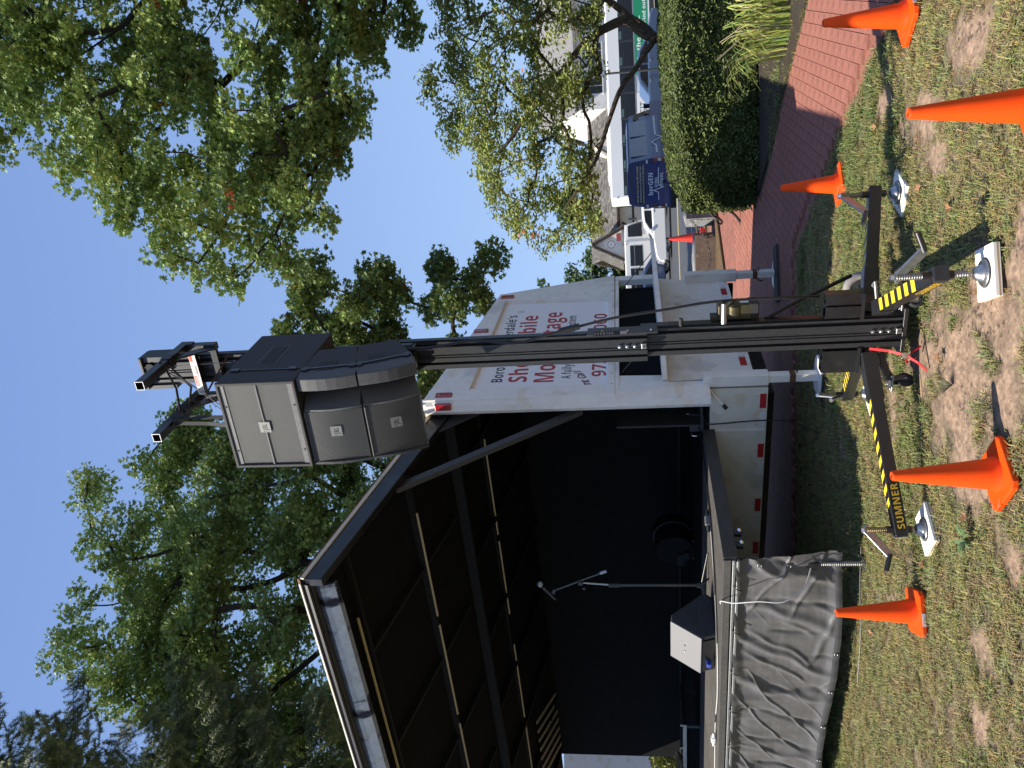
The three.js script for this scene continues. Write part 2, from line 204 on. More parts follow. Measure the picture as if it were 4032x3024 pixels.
// ---------------------------------------------------------------- plants
function leafShape(kind, s) { // outline in the xz plane, as a fan round the midrib
  const o = [];
  if (kind === 'oak') { for (const [a, l] of [[0, 1], [0.42, 0.48], [0.85, 0.86], [1.35, 0.42], [1.9, 0.66], [2.6, 0.3], [3.14, 0.32], [3.68, 0.3], [4.38, 0.66], [4.93, 0.42], [5.43, 0.86], [5.86, 0.48]]) o.push([Math.sin(a) * l * s * 0.62, Math.cos(a) * l * s * 0.62]); }
  else if (kind === 'oval') { for (let i = 0; i < 6; i++) { const a = i / 6 * 6.283; o.push([Math.sin(a) * s * 0.26, Math.cos(a) * s * 0.52]); } }
  else { for (let i = 0; i < 4; i++) { const a = i / 4 * 6.283; o.push([Math.sin(a) * s * 0.12, Math.cos(a) * s * 0.5]); } }
  return o;
}
function leafCluster(seed, n, radius, kind, size, droop = 0.2) {
  const r = rng(seed), p = [], c = [], e = new THREE.Euler(), m = new THREE.Matrix4(), v = V();
  for (let i = 0; i < n; i++) {
    const s = size * (0.7 + 0.6 * r()), o = leafShape(kind, s); e.set((r() - 0.5) * 2.2 + droop, r() * 6.283, (r() - 0.5) * 2.2); m.makeRotationFromEuler(e);
    let x, y, z; do { x = r() * 2 - 1; y = r() * 2 - 1; z = r() * 2 - 1; } while (x * x + y * y + z * z > 1); m.setPosition(x * radius, y * radius * 0.8, z * radius);
    const k = 0.78 + 0.5 * r(), yl = r() < 0.12 ? 1.3 : 1;
    for (let t = 0; t < o.length; t++) { const A = o[t], B = o[(t + 1) % o.length]; for (const [qx, qy, qz] of [[0, -s * 0.06, 0], [A[0], Math.abs(A[0]) * 0.35, A[1]], [B[0], Math.abs(B[0]) * 0.35, B[1]]]) { v.set(qx, qy, qz).applyMatrix4(m); p.push(v.x, v.y, v.z); c.push(k * yl, k, k * 0.9); } }
  }
  const g = new THREE.BufferGeometry(); g.setAttribute('position', new THREE.Float32BufferAttribute(p, 3)); g.setAttribute('color', new THREE.Float32BufferAttribute(c, 3)); g.computeVertexNormals(); return g;
}
const leafMat = (through = 0.28) => M([1, 1, 1], 0.55, 0, { side: THREE.DoubleSide, vertexColors: true, transmission: through, thickness: 0, ior: 1.3 });
const barkTex = tex(256, (u, v) => { const a = nB(u * 2, v * 0.5), f = nF(u, v * 0.3); const k = 175 + 130 * (a - 0.5) + 90 * (f - 0.5); return [k, k * 0.96, k * 0.9]; }, true, 2);
const bark = (c) => M(c, 0.95, 0, { map: barkTex, bumpMap: bumpFine, bumpScale: 0.02 });
function limbGeo(pts, r0, r1, seg = 7) { // tapered, slightly crooked
  const curve = new THREE.CatmullRomCurve3(pts, false, 'centripetal'), n = Math.max(3, pts.length * 3), fr = curve.computeFrenetFrames(n, false), pos = [], ix = [];
  for (let i = 0; i <= n; i++) { const c = curve.getPointAt(i / n), r = mix(r0, r1, i / n) * (1 + 0.12 * (N3(i * 1.7 + r0 * 90, 3.3) - 0.5)); for (let k = 0; k < seg; k++) { const a = k / seg * 6.283; const v = c.clone().addScaledVector(fr.normals[i], Math.cos(a) * r).addScaledVector(fr.binormals[i], Math.sin(a) * r); pos.push(v.x, v.y, v.z); } }
  for (let i = 0; i < n; i++) for (let k = 0; k < seg; k++) { const a = i * seg + k, b = i * seg + (k + 1) % seg; ix.push(a, b, b + seg, a, b + seg, a + seg); }
  const g = new THREE.BufferGeometry(); g.setAttribute('position', new THREE.Float32BufferAttribute(pos, 3)); g.setIndex(ix); g.computeVertexNormals(); return g;
}
// a tree: trunk up from its base, limbs that reach every clump of the crown (thicker where more hangs on them), leaves in the clumps
function tree(o) {
  const r = rng(o.seed), t = thing(o.name ?? 'tree', o.label, 'tree', W(o.base[0], o.base[2] ?? 0, o.base[1]), 0, o.group), org = t.position.clone(), toL = (x, y, f) => W(x, y, f).sub(org);
  const clumps = [...(o.extra ?? []).map(([x, y, f, s]) => [toL(x, y, f), s])];
  for (const c of o.crowns) { let xs = c.outline.map((q) => q[0]), ys = c.outline.map((q) => q[1]); const x0 = Math.min(...xs), x1 = Math.max(...xs), y0 = Math.min(...ys), y1 = Math.max(...ys), step = c.step;
    for (let y = y0; y < y1; y += step) for (let x = x0; x < x1; x += step) { const px = x + (r() - 0.5) * step * 1.1, py = y + (r() - 0.5) * step * 1.1; if (!inside(c.outline, px, py) || fbm(px * c.gap + o.seed, py * c.gap, 3) < c.hole) continue;
      for (let k = 0; k < (c.layers ?? 1); k++) { const dz = (r() - 0.5) * c.thick; clumps.push([toL(px + (k ? (r() - 0.5) * step : 0), py + (k ? (r() - 0.5) * step : 0), c.f + dz), step * (0.55 + 0.35 * r())]); } } }
  const nodes = o.trunk.map(([x, y, f]) => ({ p: toL(x, y, f), n: 0, up: null })); nodes.forEach((q, i) => { if (i) q.up = nodes[i - 1]; }); const stem = nodes.length;
  for (const L of o.limbs ?? []) { let prev = nodes[Math.min(L.from ?? stem - 1, stem - 1)]; for (const [x, y, f] of L.pts) { const q = { p: toL(x, y, f), n: o.limbN ?? 3, up: prev }; nodes.push(q); prev = q; } }
  const top = nodes[stem - 1].p, order = clumps.map((c, i) => [c[0].distanceTo(top), i]).sort((a, b) => a[0] - b[0]);
  for (const [, i] of order) { const c = clumps[i][0]; let best = null, bd = 1e9; for (const q of nodes) { const d = q.p.distanceTo(c) + (q.p.y > c.y ? 0.5 * (q.p.y - c.y) : 0); if (d < bd) { bd = d; best = q; } }
    if (bd > o.hop) { const mid = best.p.clone().lerp(c, 0.5).add(V((r() - 0.5) * bd * 0.25, (r() - 0.3) * bd * 0.2, (r() - 0.5) * bd * 0.25)), q = { p: mid, n: 0, up: best }; nodes.push(q); best = q; }
    nodes.push({ p: c, n: 1, up: best }); }
  for (let i = nodes.length - 1; i > 0; i--) if (nodes[i].up) nodes[i].up.n += nodes[i].n;
  const rad = (n) => o.twig * Math.pow(n, 0.43), limbs = [];
  part('trunk', limbGeo(nodes.slice(0, stem).map((q) => q.p), o.trunkR, Math.max(o.trunkR * 0.5, 0.02), 12), bark(o.barkColor ?? [0.10, 0.08, 0.06]), t);
  for (let i = stem; i < nodes.length; i++) { const q = nodes[i], u = q.up; if (!u) continue; const mid = q.p.clone().lerp(u.p, 0.5).add(V((r() - 0.5), (r() - 0.5), (r() - 0.5)).multiplyScalar(0.16 * q.p.distanceTo(u.p))); const rq = Math.min(rad(q.n), o.trunkR * 0.8), ru = Math.min(rad(Math.min(u.n, q.n * 1.5)), o.trunkR * 0.85); limbs.push(limbGeo([u.p, mid, q.p], ru, rq, q.n > 6 ? 7 : 4)); }
  part('branches', limbs, bark(o.barkColor ?? [0.10, 0.08, 0.06]), t);
  const m4 = new THREE.Matrix4(), e = new THREE.Euler(), qn = new THREE.Quaternion();
  o.leaves.forEach((geo, gi) => { const mats = [], cols = [];
    for (const [c, s] of clumps) { const n = Math.round(o.perClump * (s * s) / (o.ref * o.ref)) / o.leaves.length, cnt = Math.floor(n + r()); const tone = r();
      for (let k = 0; k < cnt; k++) { let x, y, z; do { x = r() * 2 - 1; y = r() * 2 - 1; z = r() * 2 - 1; } while (x * x + y * y + z * z > 1); const sc = 0.75 + 0.5 * r(); e.set((r() - 0.5) * 0.8, r() * 6.283, (r() - 0.5) * 0.8); m4.compose(V(c.x + x * s, c.y + y * s * 0.7, c.z + z * s), qn.setFromEuler(e), V(sc, sc, sc)); mats.push(m4.clone()); const a = o.colors[0], b = o.colors[1], kk = clamp(tone * 0.7 + r() * 0.4), br = 0.8 + 0.4 * r(), odd = o.odd && r() < o.odd.chance; cols.push(odd ? lin(...o.odd.color) : lin(mix(a[0], b[0], kk) * br, mix(a[1], b[1], kk) * br, mix(a[2], b[2], kk) * br)); } }
    const im = shade(new THREE.InstancedMesh(geo, o.mat, mats.length)); mats.forEach((m, k) => { im.setMatrixAt(k, m); im.setColorAt(k, cols[k]); }); im.name = 'crown'; im.userData.kind = 'stuff'; t.add(im); });
  return t;
}
const oakNear = [leafCluster(1, 14, 0.14, 'oak', 0.100), leafCluster(2, 14, 0.15, 'oak', 0.092)], oakFar = [leafCluster(3, 13, 0.24, 'oak', 0.155), leafCluster(4, 13, 0.24, 'oak', 0.15)], ovalSmall = [leafCluster(5, 13, 0.14, 'oval', 0.066, 0.5), leafCluster(6, 13, 0.15, 'oval', 0.062, 0.5)];
const oakMat = leafMat(0.42);
tree({ name: 'oak_tree', label: 'broad leafy tree whose heavy limb hangs over the hedge, top right', seed: 31, base: [9.6, 13.4], trunk: [[9.6, 0, 13.4], [9.5, 2.2, 13.4], [9.2, 4.3, 13.3], [8.9, 5.6, 13.1]], trunkR: 0.34, limbs: [{ pts: [[7.8, 5.65, 13], [5.75, 6.0, 12.9], [5.05, 6.58, 12.9], [4.49, 7.16, 13], [3.67, 7.52, 13.1], [3.17, 8.02, 13], [2.88, 8.37, 13]] }, { pts: [[7.6, 8.2, 13], [6.4, 10.2, 13.2], [5.6, 12, 13.4]] }, { pts: [[6.8, 7.2, 13.6], [5.4, 8.6, 13.6], [4.6, 9.8, 13.4]] }],
  crowns: [{ outline: [[9.71, 14.52], [4.53, 14.73], [4.40, 12.44], [4.22, 11.12], [4.52, 10.45], [3.64, 10.36], [3.06, 9.87], [2.81, 9.62], [2.30, 9.05], [1.91, 8.24], [1.90, 7.42], [2.49, 7.00], [3.36, 6.41], [3.91, 6.62], [4.30, 5.82], [4.80, 5.53], [5.43, 5.85], [5.83, 5.29], [8.51, 5.12]], f: 13, thick: 2.6, step: 0.52, gap: 0.9, hole: 0.30, layers: 3 }],
  twig: 0.012, hop: 0.8, leaves: oakNear, mat: oakMat, perClump: 18, ref: 0.38, colors: [[0.140, 0.232, 0.070], [0.312, 0.398, 0.118]], odd: { chance: 0.0012, color: [0.4, 0.09, 0.03] } });
tree({ name: 'oak_tree', label: 'large spreading tree rising behind the dark stage roof', seed: 32, base: [-6.2, 25], trunk: [[-6.2, 0, 25], [-6.3, 4, 25], [-6.1, 7, 25], [-5.6, 9.6, 25.2]], trunkR: 0.5, limbs: [{ pts: [[-3.6, 10.4, 25], [-2.6, 11.8, 24.6], [-2.9, 13.4, 24.4], [-2.2, 15.2, 24.6]] }, { pts: [[-5.5, 12.5, 25.4], [-6.4, 14.6, 25.6], [-6.2, 17, 25.6]] }, { pts: [[-8.4, 12, 25.6], [-9.6, 13.6, 26], [-11.4, 14.6, 26]] }],
  crowns: [{ outline: [[-0.55, 11.44], [-0.58, 15.49], [-1.45, 17.88], [-3.47, 18.98], [-4.89, 19.21], [-6.63, 19.88], [-7.91, 19.93], [-8.85, 19.19], [-9.31, 18.19], [-11.02, 17.07], [-15.3, 16.94], [-15.9, 9.21], [-12.27, 7.0], [-6.93, 8.0], [-0.95, 7.6]], f: 26, thick: 5, step: 1.05, gap: 0.45, hole: 0.25, layers: 3 }],
  twig: 0.022, hop: 1.5, leaves: oakFar, mat: oakMat, perClump: 31, ref: 0.75, colors: [[0.140, 0.220, 0.081], [0.312, 0.398, 0.124]], odd: { chance: 0.0004, color: [0.3, 0.08, 0.03] } });
tree({ name: 'oak_tree', label: 'tree peeking out behind the white trailer, right of the mast', seed: 33, base: [-0.6, 21], trunk: [[-0.6, 0, 21], [-0.5, 3, 21], [-0.1, 5.4, 20.6]], trunkR: 0.26, limbs: [{ pts: [[0.9, 7.2, 20.3], [1.8, 8.6, 20]] }],
  crowns: [{ outline: [[1.97, 10.4], [2.9, 10.3], [3.3, 9.4], [3.40, 8.67], [2.79, 8.09], [2.73, 7.02], [2.03, 6.92], [1.2, 7.2], [-0.4, 8.4], [-0.3, 10], [1.3, 10.3]], f: 20, thick: 3, step: 0.62, gap: 0.9, hole: 0.36, layers: 2 }, { outline: [[2.25, 6.68], [2.93, 6.54], [3.12, 5.83], [3.37, 5.24], [3.17, 4.73], [2.61, 4.92], [2.17, 5.05], [1.29, 5.3], [0.2, 5.0], [-1.2, 5.6], [-1.2, 7.49], [0.67, 7.21]], f: 20, thick: 2.4, step: 0.6, gap: 0.9, hole: 0.34, layers: 2 }, { outline: [[2.44, 3.9], [2.65, 3.44], [2.65, 2.54], [1.6, 2.4], [1.5, 4.2]], f: 20, thick: 1, step: 0.6, gap: 1, hole: 0.4 }],
  twig: 0.014, hop: 1, leaves: [leafCluster(8, 10, 0.17, 'oak', 0.15), leafCluster(9, 10, 0.17, 'oak', 0.14)], mat: oakMat, perClump: 26, ref: 0.45, colors: [[0.087, 0.156, 0.052], [0.219, 0.294, 0.081]], odd: { chance: 0.002, color: [0.3, 0.1, 0.03] } });
tree({ name: 'ornamental_tree', label: 'small airy forked tree growing right behind the clipped hedge', seed: 34, base: [5.68, 14.2], trunk: [[5.68, 0, 14.2], [5.7, 0.7, 14.2], [5.72, 1.1, 14.15]], trunkR: 0.17, limbN: 12, barkColor: [0.26, 0.20, 0.145], limbs: [{ pts: [[6.03, 1.55, 14], [5.85, 2.05, 14], [5.5, 2.46, 14], [5.15, 2.86, 14], [4.48, 3.36, 14], [3.96, 3.78, 14]] }, { pts: [[5.4, 1.3, 14], [4.96, 1.62, 13.9], [4.36, 1.88, 13.8], [3.68, 2.13, 13.8], [2.86, 2.71, 13.8]] }, { pts: [[6.18, 1.5, 14.3], [6.59, 1.9, 14.4], [7.09, 2.71, 14.5]] }],
  crowns: [{ outline: [[8.69, 4.86], [6.70, 4.94], [6.20, 4.75], [5.90, 5.01], [5.79, 4.72], [4.85, 4.92], [4.04, 4.75], [3.46, 4.57], [2.94, 3.86], [2.60, 3.63], [1.86, 2.98], [2.00, 2.78], [2.40, 2.84], [2.30, 2.49], [2.67, 2.17], [3.11, 2.0], [4.05, 2.1], [4.84, 2.2], [5.59, 2.0], [6.39, 2.0], [8.32, 2.0]], f: 14, thick: 2.2, step: 0.34, gap: 1.2, hole: 0.20, layers: 2 }],
  twig: 0.0075, hop: 0.6, leaves: ovalSmall, mat: leafMat(0.35), perClump: 11, ref: 0.25, colors: [[0.165, 0.222, 0.066], [0.365, 0.405, 0.115]], odd: { chance: 0.004, color: [0.45, 0.13, 0.04] } });
{ // far trees behind the houses
  const mk = (name, label, x, f, h, w, seed, col) => tree({ name, label, seed, base: [x, f, -0.5], trunk: [[x, -0.5, f], [x, h * 0.3, f], [x, h * 0.55, f]], trunkR: 0.25, limbs: [], crowns: [{ outline: [[x - w, h * 0.45], [x - w * 0.8, h * 0.75], [x - w * 0.3, h], [x + w * 0.4, h * 0.96], [x + w * 0.9, h * 0.7], [x + w, h * 0.4], [x + w * 0.5, h * 0.2], [x - w * 0.6, h * 0.2]], f, thick: w, step: 1.3, gap: 0.4, hole: 0.25, layers: 2 }], twig: 0.03, hop: 3, leaves: [leafCluster(seed + 60, 14, 0.45, 'oak', 0.36)], mat: oakMat, perClump: 13, ref: 1, colors: col, group: 'trees beyond the street' });
  mk('background_tree', 'round green tree beyond the street, left of the timbered gable', 8.4, 70, 6.6, 3.0, 41, [[0.05, 0.10, 0.03], [0.12, 0.18, 0.05]]);
  mk('background_tree', 'tree top showing above the grey shingle roof ridge', 17, 82, 8.8, 3.4, 42, [[0.05, 0.10, 0.035], [0.11, 0.17, 0.05]]);
  mk('background_tree', 'bushy far tree half hidden by the trailer counter', 5.4, 66, 4.4, 2.4, 43, [[0.045, 0.09, 0.03], [0.10, 0.16, 0.05]]);
}
{ // spruces at the left: whorls of drooping boughs with upturned, hanging sprays
  const r = rng(91), needle = (() => { const p = [], c = [], q = rng(17); for (let i = 0; i < 70; i++) { const z = q(), a = q() * 6.283, w = 0.006, L = 0.05 + 0.03 * q(), base = [0, -0.02 * z, z * 0.34 - 0.17], tip = [Math.cos(a) * L, Math.sin(a) * L * 0.9 - 0.01, base[2] + 0.03], s = [-Math.sin(a) * w, Math.cos(a) * w, 0], k = 0.7 + 0.6 * q(); for (const v of [[base[0] - s[0], base[1] - s[1], base[2]], [base[0] + s[0], base[1] + s[1], base[2]], tip]) { p.push(...v); c.push(k, k, k); } } const g = new THREE.BufferGeometry(); g.setAttribute('position', new THREE.Float32BufferAttribute(p, 3)); g.setAttribute('color', new THREE.Float32BufferAttribute(c, 3)); g.computeVertexNormals(); return g; })();
  const spruce = (label, x, f, h, R, seed) => { const t = thing('spruce_tree', label, 'tree', W(x, 0, f), 0, 'spruces at the stage end'), q = rng(seed); part('trunk', limbGeo([V(0, 0, 0), V(0.1, h * 0.5, 0), V(0, h, 0)], 0.34, 0.03, 10), bark([0.09, 0.07, 0.055]), t);
    const boughs = [], mats = [], cols = [], m4 = new THREE.Matrix4(), e = new THREE.Euler(0, 0, 0, 'YXZ'), qn = new THREE.Quaternion();
    for (let y = 6.4; y < h - 0.2; y += 0.17) { const a = q() * 6.283, L = R * Math.pow(1 - y / (h + 0.6), 0.45) * (0.72 + 0.45 * q()) + 0.15, dx = Math.cos(a), dz = Math.sin(a); const P0 = V(0, y, 0), P1 = V(dx * L * 0.5, y - 0.10 * L, dz * L * 0.5), P2 = V(dx * L, y - 0.02 * L + 0.12, dz * L); boughs.push(limbGeo([P0, P1, P2], 0.05 * (1 - y / h) + 0.012, 0.006, 5));
      const cv = new THREE.CatmullRomCurve3([P0, P1, P2]); for (let s = 0.12; s < 1.02; s += 0.075 / Math.max(0.5, L / 2.2)) { const c = cv.getPoint(Math.min(1, s)); for (const side of [-1, 0, 1, -0.5, 0.5]) { const wl = (1 - s * 0.75) * L * 0.30 * (0.5 + q()); const spread = side * wl, pos = V(c.x - dz * spread, c.y - Math.abs(spread) * 0.35 - q() * 0.22, c.z + dx * spread); e.set(0.1 + q() * 0.9, Math.atan2(dx, dz) + side * 0.9 + (q() - 0.5) * 0.5, 0); const sc = 0.85 + 0.6 * q(); m4.compose(pos, qn.setFromEuler(e), V(sc * 1.5, sc * 1.5, sc * 1.3)); mats.push(m4.clone()); const k = q(); cols.push(lin(mix(0.075, 0.20, k), mix(0.105, 0.235, k), mix(0.05, 0.08, k))); } } }
    part('boughs', boughs, bark([0.09, 0.07, 0.055]), t);
    const im = shade(new THREE.InstancedMesh(needle, M([1, 1, 1], 0.7, 0, { side: THREE.DoubleSide, vertexColors: true }), mats.length)); mats.forEach((m, k) => { im.setMatrixAt(k, m); im.setColorAt(k, cols[k]); }); im.name = 'crown'; im.userData.kind = 'stuff'; t.add(im);
    const cones = []; for (let k = 0; k < 26; k++) { const a = q() * 6.283, y = h * (0.35 + 0.55 * q()), L = R * Math.pow(1 - y / (h + 0.6), 0.45) * 0.8; cones.push(new THREE.SphereGeometry(0.045, 6, 5).scale(1, 3, 1).translate(Math.cos(a) * L, y - 0.35, Math.sin(a) * L)); } part('hanging_cones', cones, M([0.30, 0.22, 0.12], 0.8), t).userData.kind = 'stuff'; };
  spruce('tall dark spruce standing at the far end of the stage', -10.9, 20.5, 24.6, 4.5, 51);
  spruce('shorter spruce in front of the tall one, above the stage roof', -10.6, 17.2, 13.6, 3.2, 52);
}
{ // clipped hedge: dense body under a coat of small leaves
  const t = thing('hedge', 'clipped evergreen hedge with a flat top beside the red path', 'hedge', W(4.2, 0, 11.6)), r = rng(61), oX = 4.2, oF = 11.6;
  const foot = [[2.2, 10.95], [2.5, 10.55], [3.4, 10.35], [5.2, 10.2], [7.6, 9.9], [7.9, 13.6], [5.6, 14.05], [4.0, 13.6], [2.9, 12.4], [2.3, 11.5]];
  const topY = (x, f) => mix(0.97, 1.01, sstep(10.2, 14, f)) - 0.12 * sstep(3.2, 2.1, x) + (fbm(x * 2, f * 2, 3) - 0.5) * 0.06;
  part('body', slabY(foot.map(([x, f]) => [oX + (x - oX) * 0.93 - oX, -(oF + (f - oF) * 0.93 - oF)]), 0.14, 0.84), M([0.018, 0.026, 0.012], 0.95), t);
  const lg = [leafCluster(71, 22, 0.05, 'oval', 0.034, 0.1), leafCluster(72, 24, 0.055, 'needle', 0.05, 0.1)], mats = [[], []], cols = [[], []], m4 = new THREE.Matrix4(), e = new THREE.Euler(), q = new THREE.Quaternion();
  const put = (x, y, f) => { const i = r() < 0.75 ? 0 : 1, s = 0.8 + 0.7 * r(); e.set((r() - 0.5), r() * 6.283, (r() - 0.5)); m4.compose(V(x - oX, y, -(f - oF)), q.setFromEuler(e), V(s, s, s)); mats[i].push(m4.clone()); const k = clamp(fbm(x * 3, f * 3 + y * 4, 3) * 0.8 + r() * 0.4 - 0.1); cols[i].push(lin(mix(0.042, 0.120, k), mix(0.068, 0.160, k), mix(0.018, 0.037, k))); };
  for (let i = 0; i < 11500; i++) { const x = 2.1 + r() * 5.8, f = 9.9 + r() * 4.2; if (inside(foot, x, f)) put(x, topY(x, f) - Math.pow(r(), 2) * 0.08, f); }
  for (let s = 0; s < foot.length; s++) { const A = foot[s], B = foot[(s + 1) % foot.length], L = Math.hypot(A[0] - B[0], A[1] - B[1]); if (s === 4 || s === 5) continue; for (let i = 0; i < L * 1350; i++) { const k = r(), x = mix(A[0], B[0], k), f = mix(A[1], B[1], k), y = 0.06 + r() * (topY(x, f) - 0.05), b = (fbm(x * 2.4 + 3, y * 2.4 + f, 3) - 0.5) * 0.22 + (y < 0.3 ? (r() - 0.3) * 0.16 : 0) + 0.05; const cx = x + (oX - x) * 0.03 * b * 8, cf = f + (oF - f) * 0.03 * b * 8; if (y < 0.22 && r() < 0.35) continue; put(cx + (r() - 0.5) * 0.08, y, cf + (r() - 0.5) * 0.08); } }
  const mat = M([1, 1, 1], 0.6, 0, { side: THREE.DoubleSide, vertexColors: true });
  lg.forEach((g, i) => { const im = shade(new THREE.InstancedMesh(g, mat, mats[i].length)); mats[i].forEach((m, k) => { im.setMatrixAt(k, m); im.setColorAt(k, cols[i][k]); }); im.name = 'foliage'; im.userData.kind = 'stuff'; t.add(im); });
  const st = []; for (let i = 0; i < 26; i++) { const k = r(), x = mix(2.4, 7, k), f = mix(11.2, 10.6, k) + r() * 0.8; st.push(rod(V(x - oX, 0.02, -(f - oF)), V(x - oX + (r() - 0.5) * 0.3, 0.5, -(f - oF)), 0.014, 0.008, 5)); } part('stems', st, bark([0.11, 0.09, 0.07]), t).userData.kind = 'stuff';
}
{ // clump of strap-leaved ornamental grass by the path
  const t = thing('ornamental_grass', 'arching yellow green ornamental grass clump by the red path', 'plant', W(3.66, 0.02, 8.6)), r = rng(63), gs = [[], [], []];
  for (let i = 0; i < 270; i++) { const a = r() * 6.283, d = Math.sqrt(r()) * 0.42, x = Math.cos(a) * d * 1.15, z = Math.sin(a) * d, b = a + (r() - 0.5) * 1.6, L = 0.35 + 0.4 * r(), w = 0.006 + 0.006 * r(), dx = Math.cos(b), dz = Math.sin(b), out = 0.25 + 0.5 * r(); gs[r() < 0.5 ? 0 : r() < 0.65 ? 1 : 2].push(sheet((s, k) => { const ww = w * (1 - k * 0.9) * (s - 0.5) * 2, h = L * (Math.sin(k * 2.0) * 0.9 - k * k * 0.18); return V(x + dx * out * L * k * k * 1.3 - dz * ww, Math.max(0.005, h), z + dz * out * L * k * k * 1.3 + dx * ww); }, 1, 6)); }
  [[0.26, 0.30, 0.06], [0.16, 0.24, 0.06], [0.40, 0.34, 0.14]].forEach((c, i) => part(['blades', 'blades', 'dry_blades'][i], gs[i], M(c, 0.55, 0, { side: THREE.DoubleSide }), t));
  const s = []; for (let i = 0; i < 7; i++) { const a = r() * 6.283; s.push(tubeG([V(0, 0, 0), V(Math.cos(a) * 0.2, 0.35, Math.sin(a) * 0.2), V(Math.cos(a) * 0.45, 0.6 + r() * 0.1, Math.sin(a) * 0.45)], 0.004, 10, 4)); } part('seed_stalks', s, M([0.38, 0.31, 0.19], 0.8), t);
}

// ---------------------------------------------------------------- the stage trailer: local x along its length (to the left), y up, z to its back
const TO = W(-0.06, 0, 7.6), TT = Math.atan2(0.497, -0.868);
const tl = (u, y, w) => V(u, y, w).applyAxisAngle(V(0, 1, 0), TT).add(TO);   // trailer point -> place
const LEN = 9.3;
{
  const t = thing('stage_trailer', 'white mobile stage trailer opened up with raised roof and black interior', 'trailer', TO, TT);
  const wz = (pts, x0, x1, b = 0) => sideX(pts, x0, x1, b);
  // right end wall with a sunk sign panel, a serving hatch and a lower skin
  const up = new THREE.Shape(); [[0.13, 3.56], [-2.22, 3.12], [-2.6, 1.84], [0.13, 1.83]].forEach(([a, b], i) => i ? up.lineTo(a, b) : up.moveTo(a, b)); up.closePath();
  const hole = new THREE.Path(); [[-0.03, 3.19], [0.05, 1.89], [-2.0, 1.895], [-2.05, 3.075]].forEach(([a, b], i) => i ? hole.lineTo(a, b) : hole.moveTo(a, b)); hole.closePath(); up.holes.push(hole);
  const ew = part('end_wall', [new THREE.ExtrudeGeometry(up, { depth: 0.07, bevelEnabled: true, bevelSize: 0.006, bevelThickness: 0.006, bevelSegments: 2 }).rotateY(Math.PI / 2)], P.white, t);
  part('recess_lip', [wz([[0.02, 3.20], [2.06, 3.085], [2.06, 3.072], [0.02, 3.187]], 0.004, 0.07)], P.cream, ew);
  { // painted sign
    const sw = 2.15, sh = 1.36, tx = canvasTex(1720, 1088, (g, w, h) => {
      g.fillStyle = '#ebe8e3'; g.fillRect(0, 0, w, h); const r = rng(3); for (let i = 0; i < 900; i++) { g.fillStyle = `rgba(${150 + r() * 60},${140 + r() * 50},${115 + r() * 50},${0.02 + r() * 0.05})`; g.beginPath(); g.arc(r() * w, r() * h, 1 + r() * 14, 0, 7); g.fill(); } for (let i = 0; i < 70; i++) { g.fillStyle = `rgba(150,120,80,${0.02 + r() * 0.05})`; g.fillRect(r() * w, 0, 1 + r() * 3, 40 + r() * 260); }
      const px = (wv) => (wv + 0.1) / sw * w, py = (y) => h - (y - 1.86) / sh * h, line = (s, x0, x1, y, size, col, font = 'bold') => { g.font = `${font} ${size / sh * h}px sans-serif`; g.fillStyle = col; g.textBaseline = 'middle'; const m = g.measureText(s).width; g.save(); g.translate(px(x0), py(y)); g.scale((px(x1) - px(x0)) / m, 1); g.fillText(s, 0, 0); g.restore(); };
      line("Borough of Riverdale's", 0.23, 1.735, 2.955, 0.15, '#2b2c31'); line('Showmobile', 0.22, 1.71, 2.755, 0.25, '#a82a2a'); line('Mobile Stage', 0.19, 1.77, 2.50, 0.27, '#ad3230'); line('A fully contained sound system', 0.265, 1.656, 2.29, 0.125, '#3f4046');
      line('973', 0.279, 0.66, 1.978, 0.19, '#a52c2c'); line('060', 1.27, 1.674, 1.983, 0.19, '#a52c2c'); g.fillStyle = '#6a2d27'; [...'To Rent Call'].forEach((c, i) => { const k = i / 11; g.save(); g.translate(px(-0.03 + 0.42 * k), py(2.055 + 0.135 * k - 0.02 * Math.sin(k * 3.14))); g.rotate(-0.22 - 0.25 * (0.5 - k)); g.font = `italic bold ${0.11 / sh * h}px sans-serif`; g.textAlign = 'center'; g.textBaseline = 'middle'; g.fillText(c, 0, 0); g.restore(); });
      g.strokeStyle = '#77767a'; g.lineWidth = 5; g.beginPath(); g.arc(px(1.815), py(2.875), 22, 0, 7); g.stroke(); g.fillStyle = '#77767a'; g.font = 'bold 30px sans-serif'; g.textAlign = 'center'; g.textBaseline = 'middle'; g.fillText('c', px(1.815), py(2.88)); });
    const pg = new THREE.PlaneGeometry(sw, sh).rotateY(-Math.PI / 2).translate(0.045, 1.86 + sh / 2, -0.1 + sw / 2);
    const sp = partUV('sign_panel', pg, M([1, 1, 1], 0.5, 0, { map: tx }), ew); sp.userData.label = 'lettered white sign panel set into the end wall';
    const riv = []; for (let i = 0; i < 13; i++) riv.push(new THREE.SphereGeometry(0.007, 6, 4).translate(-0.006, 1.855, 0.05 + i * 0.19)); for (let i = 0; i < 6; i++) riv.push(new THREE.SphereGeometry(0.007, 6, 4).translate(-0.006, 1.95 + i * 0.21, 2.13)); part('rivets', riv, P.alu, ew).userData.kind = 'stuff';
    part('back_sheet', [span(0.06, 0.075, 1.86, 3.2, -0.12, 2.1)], P.blackWall, ew);
  }
